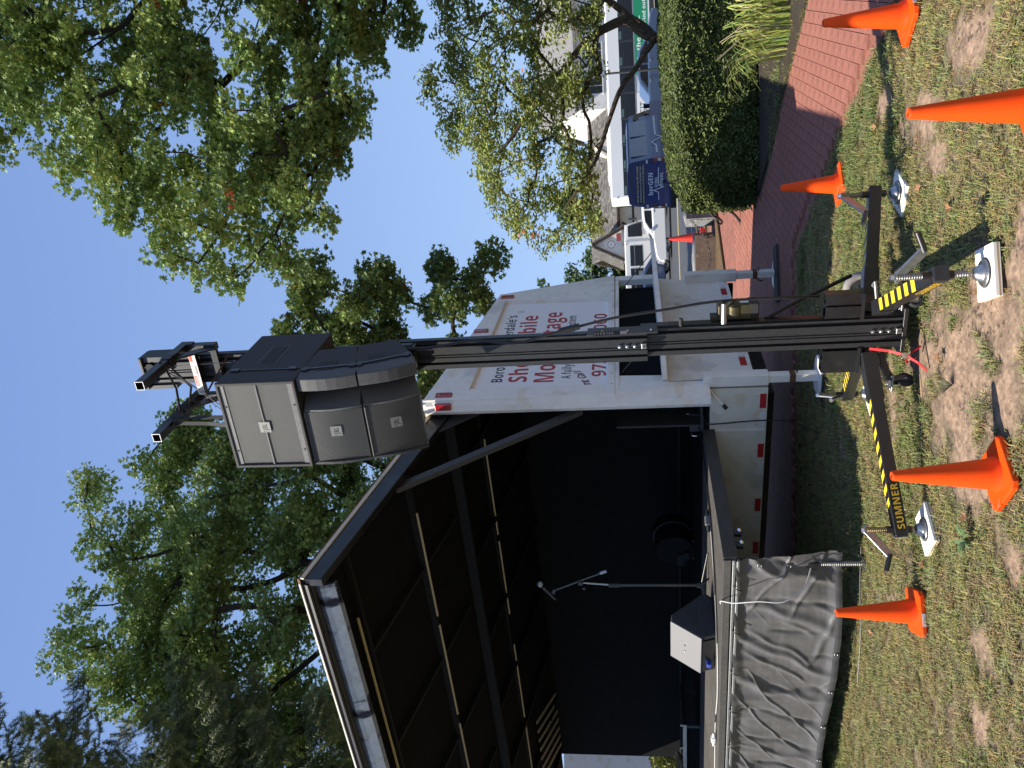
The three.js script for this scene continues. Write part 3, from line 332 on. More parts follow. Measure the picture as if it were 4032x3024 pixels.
  { const l = [[0.055, 3.41, -0.136, 1], [-0.008, 3.41, -0.06, 0], [-0.008, 3.245, 1.264, 0], [-0.008, 3.06, 2.12, 0]]; for (const [u, y, w, f] of l) { const m = part('marker_light', [f ? bx(0.075, 0.16, 0.03, 0, 0, 0, 0.014) : bx(0.03, 0.16, 0.075, 0, 0, 0, 0.014)], P.redLens, t); m.position.set(u, y, w - (f ? 0.03 : 0)); part('base', [f ? bx(0.09, 0.175, 0.014, 0, 0, 0.016) : bx(0.014, 0.175, 0.09, 0.016, 0, 0)], P.panel, m); } }
  // corner post, splayed below the hatch line
  { const q = [], ring = (y, c) => [[0.004, y, c], [0.05, y, -0.158], [0.11, y, -0.17], [0.16, y, -0.13], [0.2, y, 0.0], [0.2, y, 0.06], [0.004, y, 0.06]], rings = [ring(0.985, 0.02), ring(1.5, -0.07), ring(1.82, -0.128), ring(2.7, -0.128), ring(3.575, -0.128)]; const pos = []; const push = (a, b, c) => pos.push(...a, ...b, ...c);
    for (let k = 0; k < rings.length - 1; k++) for (let i = 0; i < 7; i++) { const A = rings[k][i], B = rings[k][(i + 1) % 7], C = rings[k + 1][(i + 1) % 7], D = rings[k + 1][i]; push(A, C, B); push(A, D, C); } for (let i = 1; i < 6; i++) { push(rings[4][0], rings[4][i], rings[4][i + 1]); push(rings[0][0], rings[0][i + 1], rings[0][i]); } const g = new THREE.BufferGeometry(); g.setAttribute('position', new THREE.Float32BufferAttribute(pos.map((v, i) => v), 3)); g.computeVertexNormals(); part('corner_post', [g], P.white, t); }
  part('corner_cap', [bx(0.10, 0.07, 0.10, 0.08, 3.60, -0.10, 0.012), beam(V(0.12, 3.6, -0.12), V(0.24, 3.78, -0.32), 0.02, 0.05)], P.white, t);
  // serving hatch
  const hf = part('hatch_frame', [span(0.0, 0.07, 1.785, 1.826, -0.05, 2.58, 0.006), span(0.0, 0.07, 1.39, 1.785, 2.46, 2.58), span(0.004, 0.06, 1.345, 1.395, 0.06, 2.56), wz([[0.06, 1.39], [0.20, 1.39], [0.22, 1.785], [0.06, 1.785]], 0.01, 0.06)], P.white, t);
  const sh = part('counter_flap', [bx(0.44, 0.03, 2.42, -0.235, 0, 1.3, 0.006)], M([0.02, 0.024, 0.034], 0.5, 0, { map: scuff }), hf); sh.position.set(0, 1.372, 0); sh.rotation.z = -0.05;
  part('flap_edge', [bx(0.012, 0.045, 2.43, -0.462, 0, 1.3), bx(0.45, 0.045, 0.012, -0.235, 0, 0.082)], P.white, sh);
  for (const w of [0.3, 2.2]) part('flap_chain', [rod(V(0.02, 1.76, w), V(-0.42, 1.41, w), 0.005)], P.steelDark, hf);
  part('hatch_interior', [span(0.5, 0.52, 1.05, 1.83, 0.1, 2.5), span(0.07, 0.5, 1.03, 1.05, 0.1, 2.5), span(0.3, 0.34, 1.05, 1.8, 0.9, 0.94), span(0.3, 0.34, 1.52, 1.55, 0.3, 2.3), beam(V(0.3, 1.1, 0.5), V(0.3, 1.8, 1.4), 0.03, 0.03)], M([0.05, 0.047, 0.042], 0.8, 0, { map: scuff }), t);
  // lower end skin and its tape
  const le = part('lower_end_panel', [wz([[0.15, 0.57], [2.28, 0.57], [2.34, 0.75], [2.50, 1.345], [0.10, 1.345]], 0.02, 0.06, 0.004), span(-0.012, 0.018, 1.12, 1.19, 1.75, 1.83, 0.004)], P.white, t);
  for (let i = 0; i < 5; i++) { const w = 0.42 + i * 0.4; part('reflective_tape', [bx(0.004, 0.06, 0.15, 0.014, 0.64, w + 0.18)], P.tapeWhite, le); part('reflective_tape', [bx(0.004, 0.06, 0.15, 0.013, 0.64, w)], P.tapeRed, le); }
  // lower front skin
  const fw = part('front_wall', [span(0.06, LEN, 0.47, 0.975, 0.0, 0.05, 0.004)], P.aged, t);
  for (let i = 0; i < 9; i++) { const u = 0.2 + i * 0.54 + (i > 1 ? 0.1 : 0); part('reflective_tape', [bx(0.15, 0.055, 0.004, u, 0.51, -0.003)], P.tapeRed, fw); part('reflective_tape', [bx(0.15, 0.055, 0.004, u + 0.2, 0.51, -0.003)], P.tapeWhite, fw); }
  { const riv = []; for (let i = 0; i < 22; i++) riv.push(new THREE.SphereGeometry(0.006, 6, 4).translate(0.1 + i * 0.22, 0.94, -0.003), new THREE.SphereGeometry(0.006, 6, 4).translate(0.15 + i * 0.3, 0.56, -0.003)); part('rivets', riv, P.alu, fw).userData.kind = 'stuff'; part('seam_strip', [span(0.5, 0.52, 0.48, 0.97, -0.006, -0.001)], P.white, fw); }
  part('chassis', [span(0.3, LEN - 0.3, 0.36, 0.5, 0.3, 0.4), span(0.3, LEN - 0.3, 0.36, 0.5, 1.9, 2.0), span(0.3, 0.4, 0.36, 0.5, 0.3, 2.0)], P.black, t);
  for (const w of [0.35, 1.95]) for (const u of [4.4, 5.3]) { const wh = part('wheel', [new THREE.TorusGeometry(0.26, 0.09, 10, 24)], P.rubber, t); wh.position.set(u, 0.36, w); part('rim', [new THREE.CylinderGeometry(0.19, 0.19, 0.12, 20).rotateX(Math.PI / 2)], P.white, wh); }
  // jacks at the two end corners
  const jack = (u, w, crank) => { const j = part('stabilizer_jack', [span(u - 0.055, u + 0.055, 0.47, 1.04, w - 0.055, w + 0.055, 0.008)], P.white, t);
    part('inner_tube', [span(u - 0.038, u + 0.038, 0.05, 0.5, w - 0.038, w + 0.038, 0.006)], P.white, j); part('rust_collar', [span(u - 0.042, u + 0.042, 0.24, 0.29, w - 0.042, w + 0.042)], P.rust, j);
    part('foot_plate', [slabY([[-0.17, -0.07], [-0.1, -0.12], [0.1, -0.12], [0.17, -0.07], [0.17, 0.07], [0.1, 0.12], [-0.1, 0.12], [-0.17, 0.07]].map(([a, b]) => [u + a, w + b]), 0.035, 0.055, 0.004)], P.white, j); part('pin', [tubeG([V(u - 0.08, 0.225, w), V(u + 0.02, 0.225, w), V(u + 0.07, 0.225, w), V(u + 0.085, 0.20, w), V(u + 0.085, 0.17, w)], 0.008, 14, 5)], P.steelDark, j);
    if (crank) { part('crank', [rod(V(u + 0.05, 1.0, w - 0.06), V(u + 0.2, 0.87, w - 0.12), 0.008), rod(V(u, 1.0, w - 0.02), V(u + 0.05, 1.0, w - 0.06), 0.008)], P.white, j); part('crank_grip', [rod(V(u + 0.2, 0.87, w - 0.12), V(u + 0.235, 0.84, w - 0.13), 0.017, 0.02)], P.rubber, j); } };
  jack(-0.02, 0.04, true); jack(-0.03, 2.36, false);
  // body shell: floor, back wall, ceiling, roof skin
  part('floor', [span(0.2, LEN, 0.95, 1.0, 0.05, 2.34)], P.blackWall, t);
  part('back_wall', [span(0.08, 8.45, 1.0, 3.1, 2.34, 2.4), span(0.08, LEN, 0.5, 1.0, 2.34, 2.4)], P.blackWall, t);
  part('back_rail', [rod(V(0.4, 1.12, 2.2), V(8.4, 1.12, 2.2), 0.02)], P.blackRib, t);
  part('inner_end_wall', [wz([[0.0, 1.0], [2.34, 1.0], [2.34, 3.08], [0.0, 3.5]], 0.085, 0.11)], P.blackWall, t);
  part('roof', [wz([[-0.13, 3.565], [2.24, 3.125], [2.24, 3.155], [-0.13, 3.60]], 0.0, LEN, 0.004)], P.white, t);
  part('ceiling', [wz([[0.0, 3.50], [2.34, 3.08], [2.34, 3.10], [0.0, 3.53]], 0.11, LEN)], P.blackWall, t);
  { const b = []; for (let u = 1; u < LEN; u += 1.2) b.push(wz([[0.05, 3.43], [2.3, 3.03], [2.3, 3.09], [0.05, 3.50]], u, u + 0.05)); b.push(beam(V(0.15, 3.35, 0.9), V(LEN, 3.35, 0.9), 0.06, 0.06), beam(V(0.15, 3.44, 0.06), V(LEN, 3.44, 0.06), 0.06, 0.1)); b.forEach((q) => part('ceiling_beam', [q], P.blackRib, t)); }
  { const s = M([0.36, 0.34, 0.24], 0.6); for (let i = 0; i < 7; i++) part('slat', [beam(V(6.2 + i * 0.2, 3.2, 1.2), V(6.9 + i * 0.2, 3.06, 2.28), 0.05, 0.012)], s, t); }  // pale slats: stripes of light on the ribbed ceiling, put into their colour
  // raised roof leaf over the deck
  const C0 = [-0.02, 3.50], C1 = [-2.284, 4.04], cw = (k, dy = 0) => [mix(C0[0], C1[0], k), mix(C0[1], C1[1], k) + dy];
  const can = part('roof_leaf', [wz([cw(0), cw(1), cw(1, 0.06), cw(0, 0.06)], 0.2, LEN, 0.004)], P.blackWall, t); can.userData.label = 'black underside of the raised stage roof';
  part('side_beam', [wz([cw(0.02, -0.13), cw(1, -0.10), cw(1, 0.03), cw(0.02, 0.03)], 0.19, 0.26, 0.008)], P.black, can);
  part('edge_trim', [beam(V(0.215, cw(0)[1] + 0.075, cw(0)[0]), V(0.215, cw(1)[1] + 0.075, cw(1)[0]), 0.05, 0.02)], P.rust, can); part('edge_trim', [beam(V(0.185, cw(0)[1] + 0.045, cw(0)[0]), V(0.185, cw(1)[1] + 0.045, cw(1)[0]), 0.012, 0.03)], P.cream, can);
  const sil = tex(512, (u, v) => { const a = nA(u, v * 0.7), b = nB(u, v), f = nF(u, v); const dark = sstep(0.60, 0.70, a) * 0.75; const k = 225 + 40 * (f - 0.5) + 40 * (b - 0.5); return [k * (1 - dark), k * (1 - dark) * 1.0, k * (1 - dark * 0.95)]; }, true, 0.8);
  part('fascia', [wz([[-2.235, 4.03], [-2.245, 3.99], [-2.215, 3.885], [-2.175, 3.872], [-2.175, 4.0]], 0.30, LEN, 0.005)], M([0.42, 0.47, 0.53], 0.34, 0.85, { map: sil, roughnessMap: roughTex }), can);
  part('gutter', [wz([[-2.284, 4.11], [-2.295, 4.055], [-2.27, 4.03], [-2.19, 4.01], [-2.19, 4.08]], 0.24, LEN, 0.004)], M([0.03, 0.026, 0.022], 0.4, 0.2, { map: scuff }), can); part('gutter_edge', [span(0.22, LEN, 4.10, 4.113, -2.305, -2.290)], P.white, can);
  { const b = [], cc = (k, d) => cw(k, d); for (const k of [0.36, 0.82]) b.push(beam(V(0.3, cc(k)[1] - 0.03, cc(k)[0]), V(LEN, cc(k)[1] - 0.03, cc(k)[0]), 0.05, 0.06)); for (let u = 1.4; u < LEN; u += 1.2) b.push(beam(V(u, cc(0.04)[1] - 0.025, cc(0.04)[0]), V(u, cc(0.84)[1] - 0.025, cc(0.84)[0]), 0.04, 0.05)); b.forEach((q) => part('rib', [q], P.blackRib, can)); }
  { const strip = M([0.50, 0.42, 0.25], 0.55); const L = [[0.9, 2.9, 0.862], [3.05, 5.1, 0.862], [0.75, 2.02, 0.365], [2.14, 3.45, 0.365], [3.6, 5, 0.365]]; for (const [a, b, k] of L) { const [w, y] = cw(k); part('light_strip', [beam(V(a, y - 0.07, w), V(b, y - 0.07, w), 0.02, 0.018, 0.004)], strip, can); } for (const [a, b] of [[1.13, 2.48], [2.58, 3.76], [4.3, 5.7], [5.8, 7]]) part('light_strip', [beam(V(a, 3.30, 0.9), V(b, 3.30, 0.9), 0.02, 0.018, 0.004)], strip, t); }
  part('strut', [beam(V(0.235, 2.15, -0.02), V(0.30, cw(0.47)[1] - 0.06, cw(0.47)[0]), 0.05, 0.075, 0.008)], P.darkGrey, t); part('gusset', [wz([[-0.02, 3.48], [-0.42, 3.56], [-0.02, 3.1]], 0.225, 0.235)], P.darkGrey, t);
  // folded-out deck
  const dk = part('deck', [span(0.5, LEN, 0.93, 1.03, -1.74, -0.01, 0.006)], P.deck, t); dk.userData.label = 'grey folded out stage deck';
  { const pl = []; for (let i = 0; i < 8; i++) { const p = part('deck_board', [span(0.51 + i * 1.1, 0.51 + i * 1.1 + 1.09, 1.03, 1.036, -1.70, -0.02)], M([0.10 + 0.012 * (i % 3), 0.092 + 0.011 * (i % 3), 0.082 + 0.01 * (i % 3)], 0.72, 0, { map: scuff }), dk); } }
  part('deck_edge', [span(0.485, 0.5, 0.935, 1.04, -1.75, -0.01)], M([0.06, 0.056, 0.05], 0.6, 0, { map: scuff }), dk);
  part('edge_rail', [span(0.5, LEN, 0.985, 1.042, -1.765, -1.742, 0.004)], P.deck, dk); part('skirt_rail', [span(0.5, LEN, 0.955, 0.975, -1.772, -1.75, 0.004), span(0.5, LEN, 0.925, 0.945, -1.778, -1.75, 0.004)], P.alu, dk);
  for (const u of [0.62, 3.4, 6.2, 9.0]) { const leg = part('deck_leg', [span(u - 0.03, u + 0.03, 0.34, 0.93, -1.70, -1.64)], P.black, dk); const th = [rod(V(u, 0.02, -1.67), V(u, 0.36, -1.67), 0.016)]; for (let i = 0; i < 22; i++) th.push(new THREE.TorusGeometry(0.018, 0.004, 5, 10).rotateX(Math.PI / 2).translate(u, 0.03 + i * 0.015, -1.67)); part('leg_screw', th, P.zinc, leg); part('leg_foot', [span(u - 0.05, u + 0.05, 0.0, 0.02, -1.72, -1.62)], P.steelDark, leg); }
  for (const w of [-1.42, -1.56]) { const c = part('clamp', [new THREE.CylinderGeometry(0.028, 0.032, 0.05, 14).translate(0.53, 0.90, w)], P.black, dk); part('clamp_dome', [new THREE.SphereGeometry(0.022, 12, 8).translate(0.505, 0.885, w)], P.chrome, c); }
}
{ // black cloth skirt tied along the deck front
  const t = thing('stage_skirt', 'wrinkled black fabric skirt hanging along the stage front', 'skirt', TO, TT), U0 = 0.51, U1 = LEN;
  const crease = (t, w) => { const d = (t - Math.round(t)) / w; return Math.exp(-d * d); };
  const wrinkle = (u, v) => { const wp = fbm(u * 0.8 + 3, v * 1.1, 3), fade = (k) => sstep(0.42, 0.62, fbm(u * 1.3 + k, v * 1.7 + k * 0.7, 2)); let d = 0.07 * (fbm(u * 1.2 + v * 1.1, v * 0.8 - u * 0.4, 3) - 0.5);
    d += 0.022 * crease((u - 0.28 * v) * 2.3 + 1.6 * wp, 0.11) * (0.25 + 0.75 * fade(2)); d += 0.013 * crease((u - 0.42 * v) * 3.7 + 2.1 * wp + 0.4, 0.10) * fade(9); d -= 0.016 * crease((u - 0.10 * v) * 3.1 - 1.4 * wp, 0.08) * fade(17); d += 0.012 * crease((u * 0.8 + v * 1.3) * 1.9 + 2 * wp, 0.06) * fade(25); d += 0.010 * crease((u * 1.6 - v * 1.9) * 1.7 + 1.5 * wp, 0.05) * fade(31);
    d += 0.018 * Math.exp(-v * 4) * crease(u * 4.35 + 0.3 * wp, 0.16); return d + 0.006 * (fbm(u * 14, v * 8, 3) - 0.5); };
  const gath = (u, v) => 0.03 * Math.exp(-v * 5) * Math.cos(u * 2 * Math.PI / 0.46);
  const fn = (s, k) => { const u = mix(U0, U1, s), y = mix(0.945, 0.15, k) + 0.012 * Math.sin(u * 13.6) * (1 - k) * Math.exp(-k * 6) + k * 0.02 * Math.sin(u * 3), env = sstep(0, 0.12, k), corner = sstep(1.05, 0.5, u + (1 - k) * 0.55) * 0.10 * k; return V(u, y, -1.782 - (wrinkle(u, k) - 0.05) * env * (1 - 0.5 * sstep(0.85, 1, k)) + gath(u, k) * 0.5 + corner); };
  const g = sheet(fn, 1100, 110); const m = M([0.14, 0.135, 0.132], 0.42, 0, { side: THREE.DoubleSide, map: tex(256, (u, v, i, j) => { const k = 215 + ((i + j) % 2) * 14 + 40 * (nB(u, v) - 0.5); return [k, k, k]; }, true, 3), sheen: 0.3, sheenRoughness: 0.5 });
  partUV('cloth', g, m, t); part('hem', [(() => { const h = sheet((s, k) => { const p = fn(s, 1); return V(p.x, p.y + 0.05 * (1 - k) - 0.002, p.z - 0.004 - 0.005 * Math.sin(k * Math.PI)); }, 500, 3); return h; })()], M([0.05, 0.05, 0.05], 0.5, 0, { side: THREE.DoubleSide }), t);
  for (let u = 0.62; u < 6; u += 0.43) { const p = fn((u - U0) / (U1 - U0), 1); part('grommet', [new THREE.TorusGeometry(0.012, 0.004, 6, 12).translate(u, p.y + 0.028, p.z - 0.012)], P.zinc, t); } for (const [u, k] of [[0.56, 0.22], [0.6, 0.5]]) { const p = fn((u - U0) / (U1 - U0), k); part('grommet', [new THREE.TorusGeometry(0.014, 0.004, 6, 12).translate(u, p.y, p.z - 0.008)], P.zinc, t); }
  for (let u = 0.75; u < 6; u += 0.46) part('tie', [tubeG([V(u, 0.965, -1.775), V(u + 0.01, 0.94, -1.80), V(u + 0.025, 0.90, -1.797)], 0.005, 6, 4)], P.cableBlack, t);
}
// ---------------------------------------------------------------- things standing on the stage
{
  const T = (name, label, cat, u, y, w, turn = 0, group) => thing(name, label, cat, tl(u, y, w), TT + turn, group);
  { const t = T('microphone_stand', 'black boom microphone stand on the open stage', 'mic stand', 1.70, 1.037, -0.76); part('pole', [rod(V(0, 0.06, 0), V(0, 0.86, 0), 0.013)], P.tubeBlack, t); part('upper_tube', [rod(V(0, 0.86, 0), V(-0.03, 1.17, 0), 0.009)], P.zinc, t); part('clutch', [rod(V(0, 0.82, 0), V(0, 0.92, 0), 0.02)], P.black, t); part('boom', [rod(V(-0.16, 0.96, 0.0), V(0.07, 1.44, 0), 0.008)], P.steelDark, t); part('boom_weight', [rod(V(-0.175, 0.93, 0), V(-0.15, 0.99, 0), 0.016)], P.zinc, t); part('swivel', [bx(0.04, 0.05, 0.04, -0.03, 1.18, 0, 0.006), rod(V(0.02, 1.15, -0.03), V(0.02, 1.15, 0.03), 0.015)], P.black, t);
    for (let i = 0; i < 3; i++) { const a = i * 2.094 + 0.9; part('leg', [rod(V(0, 0.07, 0), V(Math.cos(a) * 0.34, 0.012, Math.sin(a) * 0.34), 0.009)], P.tubeBlack, t); } part('hub', [new THREE.CylinderGeometry(0.025, 0.03, 0.06, 12).translate(0, 0.08, 0)], P.black, t); part('clip', [beam(V(0.05, 1.43, 0), V(0.10, 1.45, 0), 0.03, 0.03)], P.black, t); }
  { const t = T('microphone', 'dark vocal microphone with silver mesh head on the boom', 'microphone', 1.70, 1.037, -0.76); part('handle', [rod(V(0.165, 1.43, -0.02), V(0.0, 1.54, -0.02), 0.012, 0.018)], P.tubeBlack, t); part('mesh_head', [new THREE.SphereGeometry(0.03, 14, 10).translate(-0.03, 1.56, -0.02)], M([0.45, 0.45, 0.44], 0.45, 0.8, { map: speck }), t); }
  { const t = T('stage_monitor', 'wedge monitor speaker on the stage with a pale sunlit back', 'speaker', 1.86, 1.037, -1.2, -0.12);   // profile (depth, height)
    part('cabinet', [sideX([[-0.19, 0.0], [0.2, 0.0], [0.25, 0.06], [0.0, 0.37], [-0.05, 0.365], [-0.225, 0.13]], -0.25, 0.25, 0.012)], M([0.024, 0.024, 0.026], 0.6, 0, { map: speck }), t); part('back_shell', [beam(V(0, 0.125, -0.232), V(0, 0.375, -0.052), 0.49, 0.014, 0.004)], M([0.155, 0.155, 0.16], 0.5), t); for (const x of [-0.03, 0.05]) part('screw', [new THREE.SphereGeometry(0.009, 10, 6).translate(x, 0.262, -0.146)], P.chrome, t);
    part('rear_panel', [beam(V(0, 0.115, -0.226), V(0, 0.015, -0.199), 0.40, 0.012)], P.black, t); part('side_handle', [bx(0.012, 0.06, 0.16, -0.251, 0.18, 0.0, 0.004), bx(0.012, 0.06, 0.16, 0.251, 0.18, 0.0, 0.004)], P.rubber, t); part('power_plug', [bx(0.05, 0.04, 0.05, 0.10, 0.06, -0.24, 0.008)], M([0.03, 0.06, 0.35], 0.4), t); part('grille', [beam(V(0, 0.08, 0.243), V(0, 0.36, 0.018), 0.46, 0.01)], P.darkGrey, t); }
  { const t = T('bass_drum', 'round black drum case lying at the back of the stage', 'drum case', 3.18, 1.0, 1.6); part('shell', [new THREE.CylinderGeometry(0.235, 0.235, 0.46, 36).rotateX(Math.PI / 2).translate(0, 0.237, 0)], M([0.007, 0.007, 0.008], 0.85, 0, { specularIntensity: 0.3 }), t); part('rim', [new THREE.TorusGeometry(0.235, 0.012, 8, 36).translate(0, 0.237, -0.23)], P.blackWall, t); part('flap', [bx(0.18, 0.1, 0.02, 0.12, 0.16, -0.245, 0.006), bx(0.12, 0.07, 0.03, 0.05, 0.09, -0.25, 0.006)], P.blackRib, t); part('strap', [new THREE.TorusGeometry(0.239, 0.014, 5, 36).translate(0, 0.237, 0.05)], P.cloth, t); part('foot', [bx(0.3, 0.02, 0.4, 0, 0.01, 0)], P.black, t); }
  { const t = T('equipment_table', 'low folding table with aluminium edge near the stage end', 'table', 5.9, 1.0, 0.6); part('tabletop', [bx(1.8, 0.03, 0.62, 0, 0.19, 0)], P.black, t); part('edge', [bx(1.82, 0.045, 0.014, 0, 0.19, -0.318)], P.alu, t); for (const [x, z] of [[-0.82, -0.26], [0.82, -0.26], [-0.82, 0.26], [0.82, 0.26]]) part('leg', [span(x - 0.02, x + 0.02, 0, 0.18, z - 0.02, z + 0.02)], P.darkGrey, t); part('latch', [bx(0.03, 0.03, 0.02, -0.88, 0.228, -0.3), bx(0.03, 0.03, 0.02, -0.45, 0.228, -0.3)], P.alu, t); part('front_panel', [bx(1.6, 0.16, 0.01, 0, 0.085, -0.27)], P.blackWall, t); }
  { const g = []; for (let k = 0; k < 5; k++) { const a = new THREE.TorusGeometry(0.16 + 0.012 * (k % 3), 0.008, 5, 30).rotateX(Math.PI / 2 + 0.04 * k); g.push(a.translate(0.01 * k, 0.009 + k * 0.013, 0)); } one('cable_coil', 'coiled tan cable lying on the low stage table', 'cable', g, M([0.22, 0.16, 0.09], 0.6), undefined, tl(5.95, 1.207, 0.35)); }
  { const t = T('outlet_box', 'black outlet box with plugs in the stage corner', 'outlet box', 0.58, 1.0, 0.3); part('case', [bx(0.2, 0.14, 0.1, 0, 0.07, 0, 0.01)], M([0.04, 0.04, 0.042], 0.5), t); part('handle', [tubeG([V(0.11, 0.03, -0.05), V(0.12, 0.03, -0.08), V(0.12, 0.12, -0.08), V(0.11, 0.12, -0.05)], 0.006, 16, 5)], P.chrome, t); for (const x of [-0.05, 0.0]) part('socket', [new THREE.CylinderGeometry(0.018, 0.018, 0.01, 12).rotateX(Math.PI / 2).translate(x, 0.08, -0.052)], P.zinc, t); part('plug', [rod(V(-0.05, 0.08, -0.05), V(-0.05, 0.08, -0.1), 0.014)], P.cableBlack, t); part('knob', [new THREE.CylinderGeometry(0.02, 0.02, 0.03, 12).translate(-0.07, 0.155, 0)], P.zinc, t); }
  { const y = 1.046, c = (pts) => pts.map(([u, w, h = 0]) => tl(u, y + h, w)); const r = rng(8);
    one('stage_cable', 'black cable running along the front of the stage deck', 'cable', [tubeG(c([[0.62, -0.1], [0.75, -0.6], [0.9, -1.0], [1.25, -1.3], [1.7, -1.5], [2.3, -1.58], [3.0, -1.5], [3.6, -1.62], [4.6, -1.55]]), 0.007, 120), tubeG(c([[0.55, 0.28, 0.02], [0.6, 0.0], [0.7, -0.4], [1.0, -1.12], [1.5, -1.5], [2.0, -1.62]]), 0.006, 80)], P.cableBlack);
    one('audio_cable', 'pale cable plugged along the stage deck beside the wedge', 'cable', [tubeG(c([[0.85, -0.8], [1.0, -1.0], [1.3, -1.34], [1.65, -1.56], [2.1, -1.64], [2.6, -1.55], [3.2, -1.6], [3.5, -1.63], [4.6, -1.6]]), 0.005, 120)], P.cableWhite);
    const pl = thing('cable_connector', 'white moulded plug lying on the deck edge, left', 'connector', tl(2.75, y - 0.005, -1.6), TT); part('body', [bx(0.07, 0.045, 0.045, 0, 0.024, 0, 0.012)], P.cableWhite, pl); part('boot', [rod(V(-0.08, 0.022, 0), V(-0.03, 0.022, 0), 0.011, 0.02), rod(V(0.03, 0.022, 0), V(0.09, 0.022, 0), 0.02, 0.011)], P.cableWhite, pl);
    const p2 = thing('cable_connector', 'grey moulded plug near the right corner of the deck', 'connector', tl(0.88, y - 0.005, -0.84), TT + 0.9); part('body', [bx(0.09, 0.05, 0.05, 0, 0.026, 0, 0.014)], M([0.12, 0.12, 0.12], 0.45), p2); part('boot', [rod(V(-0.10, 0.024, 0), V(-0.04, 0.024, 0), 0.011, 0.022), rod(V(0.04, 0.024, 0), V(0.10, 0.024, 0), 0.022, 0.011)], P.cableBlack, p2);
    one('hanging_cable', 'white wire drooping over the right corner of the skirt', 'cable', [tubeG([[1.0, 1.046, -1.70], [0.9, 1.05, -1.775], [0.86, 0.97, -1.835], [0.78, 0.80, -1.90], [0.76, 0.62, -1.92], [0.69, 0.46, -1.83], [0.62, 0.40, -1.72]].map((q) => tl(...q)), 0.0055, 70)], P.cableWhite);
    one('hanging_cable', 'black wire hanging down the trailer front wall to the ground', 'cable', [tubeG([[0.40, 1.02, 0.2], [0.42, 1.0, -0.012], [0.425, 0.9, -0.014], [0.41, 0.7, -0.014], [0.40, 0.5, -0.016], [0.42, 0.25, -0.02], [0.5, 0.02, -0.1]].map((q) => tl(...q)), 0.006, 60)], P.cableBlack); }
}

